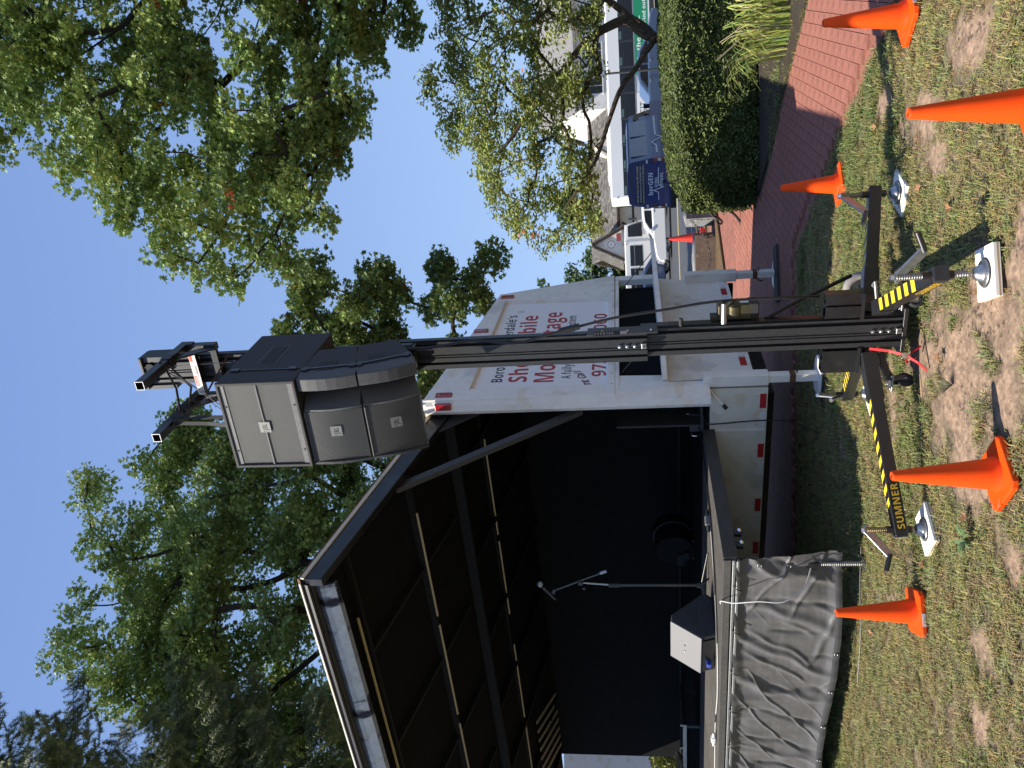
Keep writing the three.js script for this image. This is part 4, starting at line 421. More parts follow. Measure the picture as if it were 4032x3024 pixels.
// ---------------------------------------------------------------- the speaker lift: local x to the viewer's right along its face, z out of its face
const MO = W(0.22, 0, 5.1), MT = -0.4543, ml = (x, y, z) => V(x, y, z).applyAxisAngle(V(0, 1, 0), MT).add(MO), toM = (x, y, f) => W(x, y, f).sub(MO).applyAxisAngle(V(0, 1, 0), -MT);
{
  const t = thing('lift_tower', 'tall black telescoping lift mast on four outrigger legs', 'lift tower', MO, MT);
  const prof = (w, d) => { const k = w / 2; return [[-k, 0], [-k + 0.028, 0], [-k + 0.03, -0.022], [-k + 0.044, -0.022], [-k + 0.046, 0], [-0.018, 0], [-0.017, -0.006], [-0.011, -0.006], [-0.010, 0], [-0.002, 0], [-0.001, -0.006], [0.005, -0.006], [0.006, 0], [k - 0.035, 0], [k - 0.033, -0.026], [k - 0.016, -0.026], [k - 0.014, -0.004], [k, -0.004], [k, -d], [k - 0.02, -d], [k - 0.022, -d + 0.02], [-k + 0.022, -d + 0.02], [-k + 0.02, -d], [-k, -d]]; };
  const sec = (w, d, z, y0, y1, m = P.anod) => part('mast_section', [slabY(prof(w, d).map(([x, zz]) => [x, zz + z]), y0, y1)], m, t);
  const bolt = (p, x, y, z, r = 0.011) => part('bolt', [new THREE.CylinderGeometry(r, r * 1.1, 0.012, 6).rotateX(Math.PI / 2).translate(x, y, z + 0.005), new THREE.SphereGeometry(r * 0.8, 10, 6).translate(x, y, z + 0.010)], P.chrome, p);
  const s1 = sec(0.176, 0.10, 0, 0.10, 1.60), s2 = sec(0.182, 0.06, 0.064, 1.565, 3.10), s3 = sec(0.182, 0.06, 0.122, 2.98, 4.80);
  for (const [s, y, z] of [[s1, 0.12, 0], [s2, 1.585, 0.064], [s3, 3.0, 0.122]]) { for (let i = 0; i < 3; i++) bolt(s, 0.012, y + 0.055 + i * 0.045, z); const st = part('stop_block', [bx(0.034, 0.03, 0.016, 0.012, y, z + 0.008, 0.003)], P.zinc, s); part('stop_screw', [new THREE.CylinderGeometry(0.008, 0.008, 0.004, 12).rotateX(Math.PI / 2).translate(0.012, y, z + 0.018)], P.steelDark, st); }
  { const rail = part('side_plate', [span(0.089, 0.101, 1.50, 1.92, -0.03, 0.07, 0.002)], P.anodEdge, s1); for (const y of [1.54, 1.68, 1.83]) part('bolt', [new THREE.SphereGeometry(0.009, 8, 6).translate(0.104, y, 0.05)], P.chrome, rail);
    const lt = canvasTex(512, 64, (g, w, h) => { g.fillStyle = '#2a2826'; g.fillRect(0, 0, w, h); g.fillStyle = '#b9aa9c'; g.font = 'bold 50px sans-serif'; g.textBaseline = 'middle'; g.fillText('E V E N T E R', 10, 34); g.fillStyle = '#b9a598'; g.fillRect(w - 110, 6, 104, h - 12); }); const d = partUV('name_label', new THREE.PlaneGeometry(0.20, 0.028).rotateZ(-Math.PI / 2).rotateY(0.9).translate(0.106, 1.78, 0.075), M([1, 1, 1], 0.5, 0, { map: lt, side: THREE.DoubleSide }), rail); }
  part('side_channel', [span(-0.10, -0.088, 0.10, 1.60, -0.08, -0.03), span(0.088, 0.10, 0.10, 1.50, -0.08, -0.02), span(0.091, 0.10, 1.9, 3.1, 0.01, 0.05), span(0.091, 0.10, 3.0, 4.78, 0.07, 0.11)], P.black, t);
  const top = part('mast_head', [span(-0.11, 0.11, 4.78, 4.80, 0.03, 0.16, 0.004), span(0.07, 0.11, 4.62, 4.79, 0.02, 0.14, 0.004), span(-0.12, -0.095, 4.6, 4.84, 0.05, 0.135)], P.anodEdge, t); part('pulley', [new THREE.CylinderGeometry(0.035, 0.035, 0.02, 18).rotateX(Math.PI / 2).translate(0.03, 4.74, 0.14)], P.black, top); for (const x of [0.02, 0.06]) part('bolt', [new THREE.SphereGeometry(0.012, 8, 6).translate(x, 4.60, 0.128)], P.chrome, top);
  // carriage and forks
  const ca = part('carriage', [span(-0.20, 0.205, 4.39, 4.435, 0.135, 0.18, 0.005), span(0.15, 0.195, 4.24, 4.47, 0.13, 0.18, 0.006), span(-0.195, -0.15, 4.24, 4.47, 0.13, 0.18, 0.006), span(-0.17, 0.17, 4.25, 4.29, 0.135, 0.165), beam(V(0.17, 4.44, 0.3), V(0.17, 4.25, 0.17), 0.012, 0.06), beam(V(-0.17, 4.44, 0.3), V(-0.17, 4.25, 0.17), 0.012, 0.06)], P.tubeBlack, t);
  { const lt = canvasTex(512, 96, (g, w, h) => { g.fillStyle = '#eeeae4'; g.fillRect(0, 0, w, h); g.fillStyle = '#d4492a'; g.fillRect(110, 6, 120, 46); g.fillRect(400, 6, 100, 46); g.fillStyle = '#fff'; g.font = 'bold 26px sans-serif'; g.fillText('DANGER', 116, 40); g.fillStyle = '#444'; for (let i = 0; i < 4; i++) g.fillRect(250, 14 + i * 18, 130 - (i % 2) * 26, 6); for (let i = 0; i < 2; i++) g.fillRect(112, 62 + i * 14, 240, 5); g.strokeStyle = '#333'; g.lineWidth = 6; g.beginPath(); g.arc(52, 48, 32, 0, 7); g.moveTo(30, 70); g.lineTo(74, 26); g.stroke(); }); partUV('warning_label', new THREE.PlaneGeometry(0.30, 0.044).translate(0, 4.412, 0.184), M([1, 1, 1], 0.5, 0, { map: lt, side: THREE.DoubleSide }), ca); }
  for (const x of [0.172, -0.172]) { const f = part('fork', [hollow(V(x, 4.46, 0.12), V(x, 4.46, 0.70), 0.052, 0.004)], P.tubeBlack, t); part('fork_collar', [hollow(V(x, 4.46, 0.33), V(x, 4.46, 0.40), 0.062, 0.006)], P.black, f); part('fork_rim', [hollow(V(x, 4.46, 0.699), V(x, 4.46, 0.703), 0.053, 0.0035)], P.zinc, f); }
  part('winch_cable', [rod(V(0.055, 1.2, 0.008), V(0.06, 4.75, 0.19), 0.002, 0.002, 5)], P.steelDark, t);
  // base block, sockets, winch
  const base = part('base_frame', [span(-0.20, 0.20, 0.20, 0.32, -0.24, -0.10, 0.008), span(-0.10, 0.10, 0.09, 0.30, -0.17, -0.095, 0.006), span(-0.15, 0.15, 0.075, 0.10, -0.20, 0.01, 0.004)], P.tubeBlack, t);
  for (const sx of [1, -1]) { const z = sx > 0 ? -0.03 : -0.03, so = part('fork_socket', [hollow(V(sx * 0.14, 0.335, z), V(sx * 0.14, 0.535, z), 0.07, 0.005), hollow(V(sx * 0.215, 0.335, z - 0.01), V(sx * 0.215, 0.535, z - 0.01), 0.07, 0.005)], P.black, t); part('socket_bracket', [span(sx > 0 ? 0.09 : -0.25, sx > 0 ? 0.25 : -0.09, 0.32, 0.338, z - 0.05, z + 0.04)], P.tubeBlack, so); part('lock_pin', [rod(V(sx * 0.2, 0.26, 0.02), V(sx * 0.32, 0.275, 0.0), 0.011), new THREE.TorusGeometry(0.02, 0.0025, 5, 14).translate(sx * 0.30, 0.27, 0.0)], P.zinc, so); }
  const wn = part('winch', [new THREE.CylinderGeometry(0.06, 0.06, 0.07, 20).rotateZ(Math.PI / 2).translate(0.15, 1.04, -0.10), span(0.10, 0.20, 0.94, 1.14, -0.15, -0.05, 0.01), span(0.09, 0.12, 0.90, 1.18, -0.14, -0.06)], M([0.10, 0.088, 0.045], 0.5, 0.6, { map: scuff }), t); part('winch_label', [bx(0.004, 0.05, 0.055, 0.203, 0.985, -0.10)], P.tapeWhite, wn); part('winch_guard', [span(0.12, 0.205, 0.90, 0.96, -0.16, -0.05, 0.01)], P.rubber, wn); part('crank_arm', [beam(V(0.21, 1.05, -0.10), V(0.21, 1.11, 0.02), 0.012, 0.02)], P.zinc, wn); part('crank_grip', [rod(V(0.12, 1.115, 0.035), V(0.245, 1.115, 0.035), 0.018, 0.018, 14)], P.zinc, wn); part('grip_stub', [rod(V(0.09, 1.36, -0.02), V(0.14, 1.36, -0.02), 0.014, 0.012)], P.rubber, t);
  // outriggers
  const dirs = [ // root and end in the place, jack turn
    { key: 'L', r: [0.09, 0.275, 5.17], e: [-0.955, 0.165, 5.04], a: [-0.9, -0.35], txt: true }, { key: 'R', r: [0.36, 0.265, 5.16], e: [1.105, 0.165, 5.30], a: [-0.8, -0.5] }, { key: 'F', r: [0.355, 0.262, 4.93], e: [0.435, 0.235, 4.06], a: [0.75, -0.3], wide: true }, { key: 'B', r: [0.10, 0.275, 5.34], e: [-0.17, 0.17, 6.12], a: [-0.1, -0.35] }];
  for (const d of dirs) {
    const a = toM(...d.r), b = toM(...d.e), ax = b.clone().sub(a).normalize(), leg = part('outrigger_leg', [beam(a, b, 0.072, 0.072, 0.006)], P.tubeBlack, t);
    part('sleeve', [beam(a.clone().addScaledVector(ax, -0.02), a.clone().addScaledVector(ax, d.key === 'F' ? 0.10 : 0.26), 0.084, 0.084, 0.004)], P.tubeBlack, leg);
    const L = a.distanceTo(b), side = V(0, 1, 0).cross(ax).normalize(), upv = ax.clone().cross(side), p0 = d.key === 'F' ? 0.13 : 0.30, sp = d.key === 'F' ? 0.098 : 0.082, cnt = Math.floor((L - p0 - 0.10) / sp);
    for (let i = 0; i < cnt; i++) { const c = a.clone().addScaledVector(ax, p0 + i * sp).addScaledVector(upv, 0.0372), h = 0.034, k = d.key === 'F' ? 0.026 : 0.02, sl = d.key === 'F' ? 0.008 : 0.022, w = [V().copy(c).addScaledVector(side, -h).addScaledVector(ax, -k + sl), V().copy(c).addScaledVector(side, h).addScaledVector(ax, -k - sl), V().copy(c).addScaledVector(side, h).addScaledVector(ax, k - sl), V().copy(c).addScaledVector(side, -h).addScaledVector(ax, k + sl)]; const g = new THREE.BufferGeometry(); g.setAttribute('position', new THREE.Float32BufferAttribute([w[0], w[1], w[2], w[0], w[2], w[3]].flatMap((v) => [v.x, v.y, v.z]), 3)); g.computeVertexNormals(); const m = part('hazard_stripe', [g], Object.assign(P.yellow, { side: THREE.DoubleSide }), leg); }
    if (d.txt || d.wide) { const lt = canvasTex(512, 96, (g, w, h) => { g.fillStyle = '#111010'; g.fillRect(0, 0, w, h); g.fillStyle = '#c9a227'; g.font = 'bold 92px sans-serif'; g.textBaseline = 'middle'; const m = g.measureText('SUMNER').width; g.translate(6, h / 2 + 4); g.scale((w - 12) / m, 1); g.fillText('SUMNER', 0, 0); });
      const flip = d.txt ? 1 : -1, out = side.clone().multiplyScalar(flip), c = b.clone().addScaledVector(ax, -0.17).addScaledVector(out, 0.0372), g = new THREE.PlaneGeometry(0.27, 0.058); g.applyMatrix4(new THREE.Matrix4().makeBasis(upv.clone().cross(out), upv, out).setPosition(c)); partUV('maker_decal', g, M([1, 1, 1], 0.5, 0, { map: lt, side: THREE.DoubleSide }), leg); }
    part('end_cap', [beam(b, b.clone().addScaledVector(ax, 0.006), 0.066, 0.066)], P.darkGrey, leg);
    // screw jack
    const j0 = b.clone().addScaledVector(ax, -0.035), fy = 0.062, ht = j0.y + 0.185, J = part('screw_jack', (() => { const gs = [rod(V(j0.x, fy + 0.03, j0.z), V(j0.x, ht, j0.z), 0.0135, 0.0135, 12)]; for (let y = fy + 0.05; y < ht; y += 0.011) if (Math.abs(y - j0.y) > 0.06) gs.push(new THREE.TorusGeometry(0.0145, 0.0032, 5, 12).rotateX(Math.PI / 2).translate(j0.x, y, j0.z)); return gs; })(), d.key === 'F' ? P.zinc : P.brass, leg);
    part('jack_sleeve', [rod(V(j0.x, j0.y - 0.065, j0.z), V(j0.x, j0.y + 0.075, j0.z), 0.021, 0.021, 14)], P.tubeBlack, J);
    part('foot_dome', [lathe([[0.0, 0.052], [0.019, 0.050], [0.031, 0.040], [0.038, 0.022], [0.046, 0.014], [0.060, 0.011], [0.065, 0.006], [0.065, 0.0], [0, 0.0]], 28).translate(j0.x, 0.036, j0.z)], P.zinc, J); part('foot_ring', [new THREE.CylinderGeometry(0.069, 0.069, 0.008, 28).translate(j0.x, 0.035, j0.z)], P.rubber, J);
    const wd = toM(...[d.a[0] + 0.22, 0, d.a[1] + 5.1]), hx = wd.x, hz = wd.z, h0 = V(j0.x, ht, j0.z), dn = -0.115, hl = 0.17, h1 = V(j0.x + hx * hl * 0.9, ht + dn, j0.z + hz * hl * 0.9);
    part('crank_arm', [beam(h0.clone().add(V(-hx * 0.02, 0.012, -hz * 0.02)), h1, 0.014, 0.046, 0.006)], P.zinc, J); part('crank_nut', [new THREE.CylinderGeometry(0.015, 0.017, 0.016, 6).translate(h0.x, h0.y + 0.02, h0.z)], P.chrome, J);
    const g0 = V(j0.x + hx * hl * 0.86, ht + dn, j0.z + hz * hl * 0.86), od = V(hx, 0.35, hz).normalize(); part('crank_grip', [rod(g0, g0.clone().addScaledVector(od, 0.10), 0.0145, 0.0145, 14)], P.tubeBlack, J);
  }
  // castors under the base and one transport wheel
  const castor = (x, f, a) => { const c = toM(x, 0, f), k = part('castor', [new THREE.TorusGeometry(0.036, 0.015, 10, 22).rotateY(a).translate(c.x, 0.052, c.z)], P.rubber, t); part('hub', [new THREE.CylinderGeometry(0.026, 0.026, 0.032, 16).rotateX(Math.PI / 2).rotateY(a).translate(c.x, 0.052, c.z)], P.wheel, k); const s = V(0, 0, 1).applyAxisAngle(V(0, 1, 0), a); for (const q of [-1, 1]) part('fork_plate', [beam(V(c.x + s.x * 0.022 * q, 0.045, c.z + s.z * 0.022 * q), V(c.x + s.x * 0.022 * q, 0.125, c.z + s.z * 0.022 * q), 0.036, 0.004, 0, s)], P.zinc, k); const pl = part('mount_plate', [bx(0.105, 0.008, 0.095, c.x, 0.135, c.z, 0.003)], P.zinc, k); for (const [u, v] of [[-0.04, -0.035], [0.04, -0.035], [-0.04, 0.035], [0.04, 0.035]]) part('bolt', [new THREE.SphereGeometry(0.008, 8, 6).translate(c.x + u, 0.142, c.z + v)], P.chrome, pl); part('axle', [rod(V(c.x - s.x * 0.03, 0.052, c.z - s.z * 0.03), V(c.x + s.x * 0.03, 0.052, c.z + s.z * 0.03), 0.008)], P.chrome, k); part('mount_arm', [beam(V(c.x, 0.15, c.z), V(c.x * 0.5, 0.19, c.z * 0.5 - 0.07), 0.07, 0.03)], P.tubeBlack, k); };
  castor(0.40, 4.99, 0.5); castor(-0.06, 5.23, 1.2);
  { const c = toM(0.52, 0, 5.50), w = part('transport_wheel', [new THREE.TorusGeometry(0.085, 0.028, 12, 28).rotateY(0.2).translate(c.x, 0.21, c.z)], M([0.30, 0.28, 0.26], 0.7), t); part('hub', [new THREE.CylinderGeometry(0.07, 0.07, 0.04, 20).rotateX(Math.PI / 2).rotateY(0.2).translate(c.x, 0.21, c.z)], P.darkGrey, w); part('wheel_bracket', [beam(V(c.x, 0.21, c.z), V(0.12, 0.26, -0.18), 0.05, 0.04)], P.tubeBlack, w); }
}
// wooden pads under the four jack feet
{
  const pad = (label, x, f, a) => { const t = thing('wooden_pad', label, 'pad', W(x, 0, f), a, 'boards under the outrigger jacks'); part('board', [bx(0.245, 0.032, 0.2, 0, 0.018, 0, 0.003)], P.padWood, t); part('edge_ply', [bx(0.2455, 0.008, 0.2005, 0, 0.014, 0)], P.padEdge, t); };
  pad('white board under the jack at the lettered left leg', -0.92, 5.045, 0.65); pad('white board under the jack of the right leg, near a cone', 1.07, 5.295, 0.9); pad('white board under the nearest jack, front of the tower', 0.432, 4.095, 0.06); pad('white board under the jack behind the tower', -0.158, 6.087, 0.75);
}
// speakers hung under the forks
const holes = (() => { const n = 64, d = new Uint8Array(n * n * 4); const hit = (x, y) => { for (const [a, b] of [[0.25, 0.25], [0.75, 0.75], [1.25, 0.25], [-0.25, 0.75], [0.25, 1.25], [0.75, -0.25]]) if (Math.hypot(x - a, (y - b)) < 0.245) return true; return false; }; for (let j = 0; j < n; j++) for (let i = 0; i < n; i++) { const k = (j * n + i) * 4, v = hit((i + 0.5) / n, (j + 0.5) / n) ? 0 : 255; d[k] = d[k + 1] = d[k + 2] = v; d[k + 3] = 255; } const t = new THREE.DataTexture(d, n, n); t.wrapS = t.wrapT = THREE.RepeatWrapping; t.magFilter = THREE.LinearFilter; t.repeat.set(72, 72); t.needsUpdate = true; return t; })();
const grilleMat = M([0.088, 0.089, 0.087], 0.5, 0.3, { alphaMap: holes, transparent: true, alphaTest: 0.5, side: THREE.DoubleSide }), boxMat = M([0.034, 0.034, 0.036], 0.7, 0, { map: speck }), trimMat = M([0.15, 0.15, 0.147], 0.5, 0.1, { map: speck });
const badgeTex = canvasTex(128, 128, (g, w, h) => { g.fillStyle = '#82827f'; g.fillRect(0, 0, w, h); g.fillStyle = '#1b1b1b'; g.font = 'bold 62px sans-serif'; g.textAlign = 'center'; g.textBaseline = 'middle'; g.save(); g.translate(w / 2 + 4, h / 2 + 2); g.scale(0.88, 1.3); g.fillText('JBL', 0, 0); g.restore(); g.fillRect(8, 40, 7, 26); g.fillRect(8, 74, 7, 8); }), badgeMat = M([1, 1, 1], 0.45, 0.2, { map: badgeTex });
{
  const t = thing('subwoofer', 'large square subwoofer cabinet, topmost of the hung speaker stack', 'speaker', ml(-0.03, 3.46, 0.515), MT), w = 0.537, h = 0.457, d = 0.674;
  part('cabinet', [span(-w / 2, w / 2, 0, h, -d / 2, d / 2 - 0.02, 0.012)], boxMat, t);
  const fr = part('front_frame', (() => { const s = shapeOf([[-w / 2, 0], [w / 2, 0], [w / 2, h], [-w / 2, h]]); const q = new THREE.Path(); [[-w / 2 + 0.018, 0.018], [-w / 2 + 0.018, h - 0.018], [w / 2 - 0.018, h - 0.018], [w / 2 - 0.018, 0.018]].forEach(([a, b], i) => i ? q.lineTo(a, b) : q.moveTo(a, b)); q.closePath(); s.holes.push(q); return [new THREE.ExtrudeGeometry(s, { depth: 0.02, bevelEnabled: true, bevelSize: 0.004, bevelThickness: 0.004, bevelSegments: 2, bevelOffset: -0.004 }).translate(0, 0, d / 2 - 0.02)]; })(), boxMat, t);
  part('grille', [new THREE.PlaneGeometry(w - 0.036, h - 0.036).translate(0, h / 2, d / 2 - 0.006)], grilleMat, t);
  part('grille_trim', [span(-w / 2 + 0.018, w / 2 - 0.018, 0.018, 0.046, d / 2 - 0.012, d / 2 - 0.003), span(-w / 2 + 0.018, w / 2 - 0.018, h - 0.044, h - 0.018, d / 2 - 0.012, d / 2 - 0.003), span(-w / 2 + 0.018, w / 2 - 0.018, h / 2 - 0.004, h / 2 + 0.004, d / 2 - 0.01, d / 2 + 0.0)], trimMat, t);
  for (const x of [-0.16, 0.12]) for (const y of [0.03, h - 0.03]) part('screw', [new THREE.SphereGeometry(0.005, 8, 6).translate(x, y, d / 2 - 0.002)], P.steelDark, t);
  partUV('maker_badge', new THREE.PlaneGeometry(0.064, 0.064).translate(-0.01, h / 2, d / 2 + 0.001), badgeMat, t);
  const hd = part('handle_cup', [bx(0.006, 0.09, 0.22, w / 2 + 0.001, h * 0.55, -0.03, 0.002)], P.rubber, t); part('handle_rim', [bx(0.004, 0.12, 0.25, w / 2 - 0.0005, h * 0.55, -0.03)], P.darkGrey, hd);
  part('rigging_rail', [span(w / 2 - 0.002, w / 2 + 0.006, 0.02, h - 0.03, 0.18, 0.188), bx(0.018, 0.05, 0.03, w / 2 + 0.003, 0.06, 0.185, 0.004), bx(0.018, 0.05, 0.03, w / 2 + 0.003, h - 0.06, 0.185, 0.004)], P.tubeBlack, t);
}
{ // two wedge-shaped line array boxes, each tilted further down
  const w = 0.537, dep = 0.40, hf = 0.33, z0 = 0.842, x0 = -0.03;
  const arr = (label, top, a0, a1) => { const mid = (a0 + a1) / 2, A = new THREE.Vector2(0, 0), B = new THREE.Vector2(-Math.sin(mid) * hf, -Math.cos(mid) * hf), At = new THREE.Vector2(-Math.cos(a0) * dep, Math.sin(a0) * dep), Bt = new THREE.Vector2(B.x - Math.cos(a1) * dep, B.y + Math.sin(a1) * dep), g = 0.002;
    const t = thing('line_array_speaker', label, 'speaker', ml(x0, top[1], top[0]), MT, 'line array boxes under the subwoofer');
    const n = new THREE.Vector2(Math.cos(mid), -Math.sin(mid)), on = (s, out) => [A.x + (B.x - A.x) * s + n.x * out, A.y + (B.y - A.y) * s + n.y * out];
    part('cabinet', [sideX([on(0.012, -0.14), [At.x, At.y - g], [Bt.x, Bt.y + g], on(0.988, -0.14)], -w / 2, w / 2, 0.006)], boxMat, t);
    const curve = (x) => { const o = []; for (let i = 0; i <= 6; i++) o.push(on(0.012 + 0.976 * i / 6, 0.02 * Math.sin(i / 6 * Math.PI) - 0.004 + x)); return o; };
    part('side_cheek', [sideX([...curve(0), on(0.988, -0.142), on(0.012, -0.142)], w / 2 - 0.075, w / 2, 0.006)], M([0.075, 0.076, 0.08], 0.55, 0, { map: speck }), t);
    part('side_cheek', [sideX([...curve(0), on(0.988, -0.142), on(0.012, -0.142)], -w / 2, -w / 2 + 0.02, 0.004)], boxMat, t);
    part('horn_slot', [sideX([on(0.03, -0.13), on(0.97, -0.13), on(0.97, -0.142), on(0.03, -0.142)], w / 2 - 0.2, w / 2 - 0.07)], P.rubber, t);
    const gx0 = -w / 2 + 0.022, gx1 = w / 2 - 0.205, gs = sheet((s, k) => { const p = on(0.03 + 0.94 * k, 0.012 * Math.sin(k * Math.PI) - 0.006); return V(mix(gx0, gx1, s), p[1], p[0]); }, 8, 8); part('grille', [gs], grilleMat, t);
    part('grille_surround', [sideX([...curve(-0.010).map((q) => q), on(0.988, -0.062), on(0.012, -0.062)], gx1, gx1 + 0.012, 0.002), sideX([on(0.012, -0.002), on(0.03, 0.0), on(0.03, -0.13), on(0.012, -0.13)], gx0, gx1), sideX([on(0.97, 0.0), on(0.988, -0.002), on(0.988, -0.13), on(0.97, -0.13)], gx0, gx1)], trimMat, t);
    part('waveguide', [sheet((s, k) => { const p = on(0.03 + 0.94 * k, -0.125 + 0.12 * Math.pow(s, 0.8)); return V(mix(gx1 + 0.085, gx1 + 0.012, s), p[1], p[0]); }, 8, 8)], M([0.07, 0.07, 0.074], 0.5, 0, { side: THREE.DoubleSide }), t);
    const bp = on(0.5, 0.010), bg = new THREE.PlaneGeometry(0.062, 0.062).rotateX(mid).translate(-0.06, bp[1], bp[0]); partUV('maker_badge', bg, badgeMat, t);
    const c = A.clone().add(B).add(At).add(Bt).multiplyScalar(0.25); part('handle_cup', [bx(0.006, 0.10, 0.11, w / 2 + 0.001, 0, 0, 0.002).rotateX(-mid * 0 + mid).translate(0, c.y + 0.01, c.x + 0.05)], P.rubber, t); part('rigging_rail', [beam(V(w / 2 + 0.004, on(0.03, -0.12)[1], on(0.03, -0.12)[0]), V(w / 2 + 0.004, on(0.97, -0.12)[1], on(0.97, -0.12)[0]), 0.01, 0.014)], P.tubeBlack, t); for (const s of [0.1, 0.9]) part('rigging_pin', [bx(0.016, 0.035, 0.05, w / 2 + 0.003, on(s, -0.12)[1], on(s, -0.12)[0], 0.004)], P.black, t);
    for (let i = 0; i < 5; i++) { const p = on(0.18 + i * 0.16, -0.128); part('slot_screw', [new THREE.SphereGeometry(0.004, 6, 5).translate(w / 2 - 0.09, p[1], p[0])], P.zinc, t); }
    return [top[0] + B.x, top[1] + B.y]; };
  const R = Math.PI / 180, b = arr('upper of two wedge shaped line array boxes below the subwoofer', [z0, 3.456], 0, 15 * R); arr('lowest box of the hung speaker stack, tilted furthest down', [b[0], b[1] - 0.004], 15 * R, 30 * R);
}
{ // slings from the forks to the speakers
  const band = (pts, w = 0.022, tw = 0.003) => { const gs = []; for (let i = 0; i < pts.length - 1; i++) gs.push(beam(pts[i], pts[i + 1], w, tw)); return gs; }, L = (a) => a.map((q) => ml(...q));
  one('lifting_sling', 'black webbing sling from the right fork down to the subwoofer', 'strap', [...band(L([[0.172, 4.492, 0.44], [0.205, 4.46, 0.44], [0.16, 4.42, 0.45], [0.05, 4.14, 0.6], [-0.03, 3.918, 0.72]])), ...band(L([[0.14, 4.46, 0.44], [0.10, 4.3, 0.5], [-0.05, 3.92, 0.66]]))], P.cloth);
  one('lifting_sling', 'black webbing sling from the left fork down to the subwoofer', 'strap', [...band(L([[-0.172, 4.492, 0.52], [-0.205, 4.46, 0.52], [-0.17, 4.42, 0.53], [-0.13, 4.16, 0.62], [-0.09, 3.918, 0.74]])), ...band(L([[-0.14, 4.46, 0.5], [-0.12, 4.2, 0.56], [-0.10, 3.92, 0.6]]))], P.cloth);
  one('lifting_sling', 'slack sling slung between the two fork tubes', 'strap', [...band(L([[0.172, 4.43, 0.46], [0.06, 4.36, 0.52], [-0.08, 4.36, 0.55], [-0.172, 4.43, 0.56]])), ...band(L([[0.172, 4.43, 0.42], [0.04, 4.30, 0.46], [-0.09, 4.33, 0.50], [-0.172, 4.43, 0.52]]))], P.cloth);
  one('ratchet_strap', 'thin brown strap tied from the mast side across to the speakers', 'strap', band(L([[0.11, 4.18, 0.14], [0.02, 4.22, 0.32], [-0.04, 4.24, 0.45], [-0.12, 4.05, 0.55], [-0.16, 3.92, 0.6]]), 0.014), M([0.09, 0.045, 0.03], 0.8));
  one('ratchet_strap', 'red strap with metal buckle at the foot of the mast', 'strap', [...band(L([[-0.085, 0.28, 0.03], [-0.09, 0.18, 0.06], [-0.10, 0.10, 0.11], [-0.12, 0.05, 0.17], [-0.15, 0.012, 0.22]]), 0.018), ...band(L([[-0.05, 0.02, 0.10], [-0.08, 0.06, 0.10], [-0.13, 0.10, 0.12], [-0.15, 0.08, 0.10], [-0.13, 0.03, 0.08]]), 0.02)], M([0.50, 0.010, 0.014], 0.6));
  one('strap_buckle', 'shiny buckle on the red strap at the mast foot', 'buckle', [bx(0.036, 0.045, 0.012, 0, 0, 0, 0.003)], P.chrome, undefined, ml(-0.098, 0.105, 0.118));
  const cb = (p) => p.map((q) => ml(...q));
  one('power_cable', 'black cable with an inline plug hanging down the right side of the mast', 'cable', [tubeG(cb([[0.10, 3.5, 0.11], [0.105, 3.2, 0.13], [0.09, 2.9, 0.14], [0.12, 2.6, 0.13], [0.10, 2.35, 0.15], [0.14, 2.12, 0.12], [0.165, 1.98, 0.10], [0.205, 1.75, 0.08], [0.23, 1.45, 0.05], [0.25, 1.2, 0.02], [0.25, 0.95, 0.0], [0.24, 0.75, -0.02], [0.20, 0.55, -0.12]]), 0.0085, 160, 7), tubeG(cb([[0.10, 0.86, -0.06], [0.15, 0.70, -0.14], [0.20, 0.50, -0.24], [0.24, 0.32, -0.34]]), 0.0125, 40, 7), rod(ml(0.17, 1.96, 0.1), ml(0.148, 2.08, 0.11), 0.019, 0.019, 8)], P.cableBlack);
}
// ---------------------------------------------------------------- traffic cones
{
  const orange = M([0.95, 0.086, 0.004], 0.5, 0, { specularIntensity: 0.45, map: tex(256, (u, v) => { const k = 244 + 16 * (nB(u, v) - 0.5) - 26 * sstep(0.62, 0.75, nA(u, v)); return [k, k * 0.98, k * 0.96]; }, true, 2) });
  const cone = (label, x, f, turn, sticker, lean = [0, 0], h = 0.485) => { const t = thing('traffic_cone', label, 'cone', W(x, 0.004, f), turn, 'orange cones round the lift tower'); t.rotation.set(lean[0], turn, lean[1]);
    part('cone_body', [lathe([[0.086, 0.03], [0.080, 0.045], [0.070, 0.075], [0.024, h - 0.012], [0.021, h - 0.003], [0.017, h], [0.013, h - 0.006], [0.013, h - 0.06]], 40)], orange, t);
    const s = 0.134, c = 0.024, pts = [[-s + c, -s], [s - c, -s], [s, -s + c], [s, s - c], [s - c, s], [-s + c, s], [-s, s - c], [-s, -s + c]]; const b = part('base', [slabY(pts, 0.006, 0.036, 0.006), slabY(pts.map(([a, d]) => [a * 0.93, d * 0.93]), 0.0, 0.01)], orange, t);
    if (sticker) part('sticker', [bx(0.075, 0.018, 0.002, ...sticker)], P.tapeWhite, b); };
  cone('orange cone in front of the lettered left leg, tower side', -0.49, 4.05, 0.62, [0.02, 0.024, -0.135]); cone('orange cone standing by the black skirt, far left', -1.455, 5.27, 0.12, [-0.03, 0.022, 0.135], [0, 0.02]); cone('orange cone on the grass edge behind the right outrigger', 1.455, 6.72, 0.35, null, [0, 0], 0.46); cone('nearest orange cone, cut off by the picture edge', 1.03, 3.56, 0.5, null, [0.0, -0.02], 0.51); cone('orange cone at the path corner, far right', 2.035, 5.05, 0.55, [-0.04, 0.024, 0.135]);
}
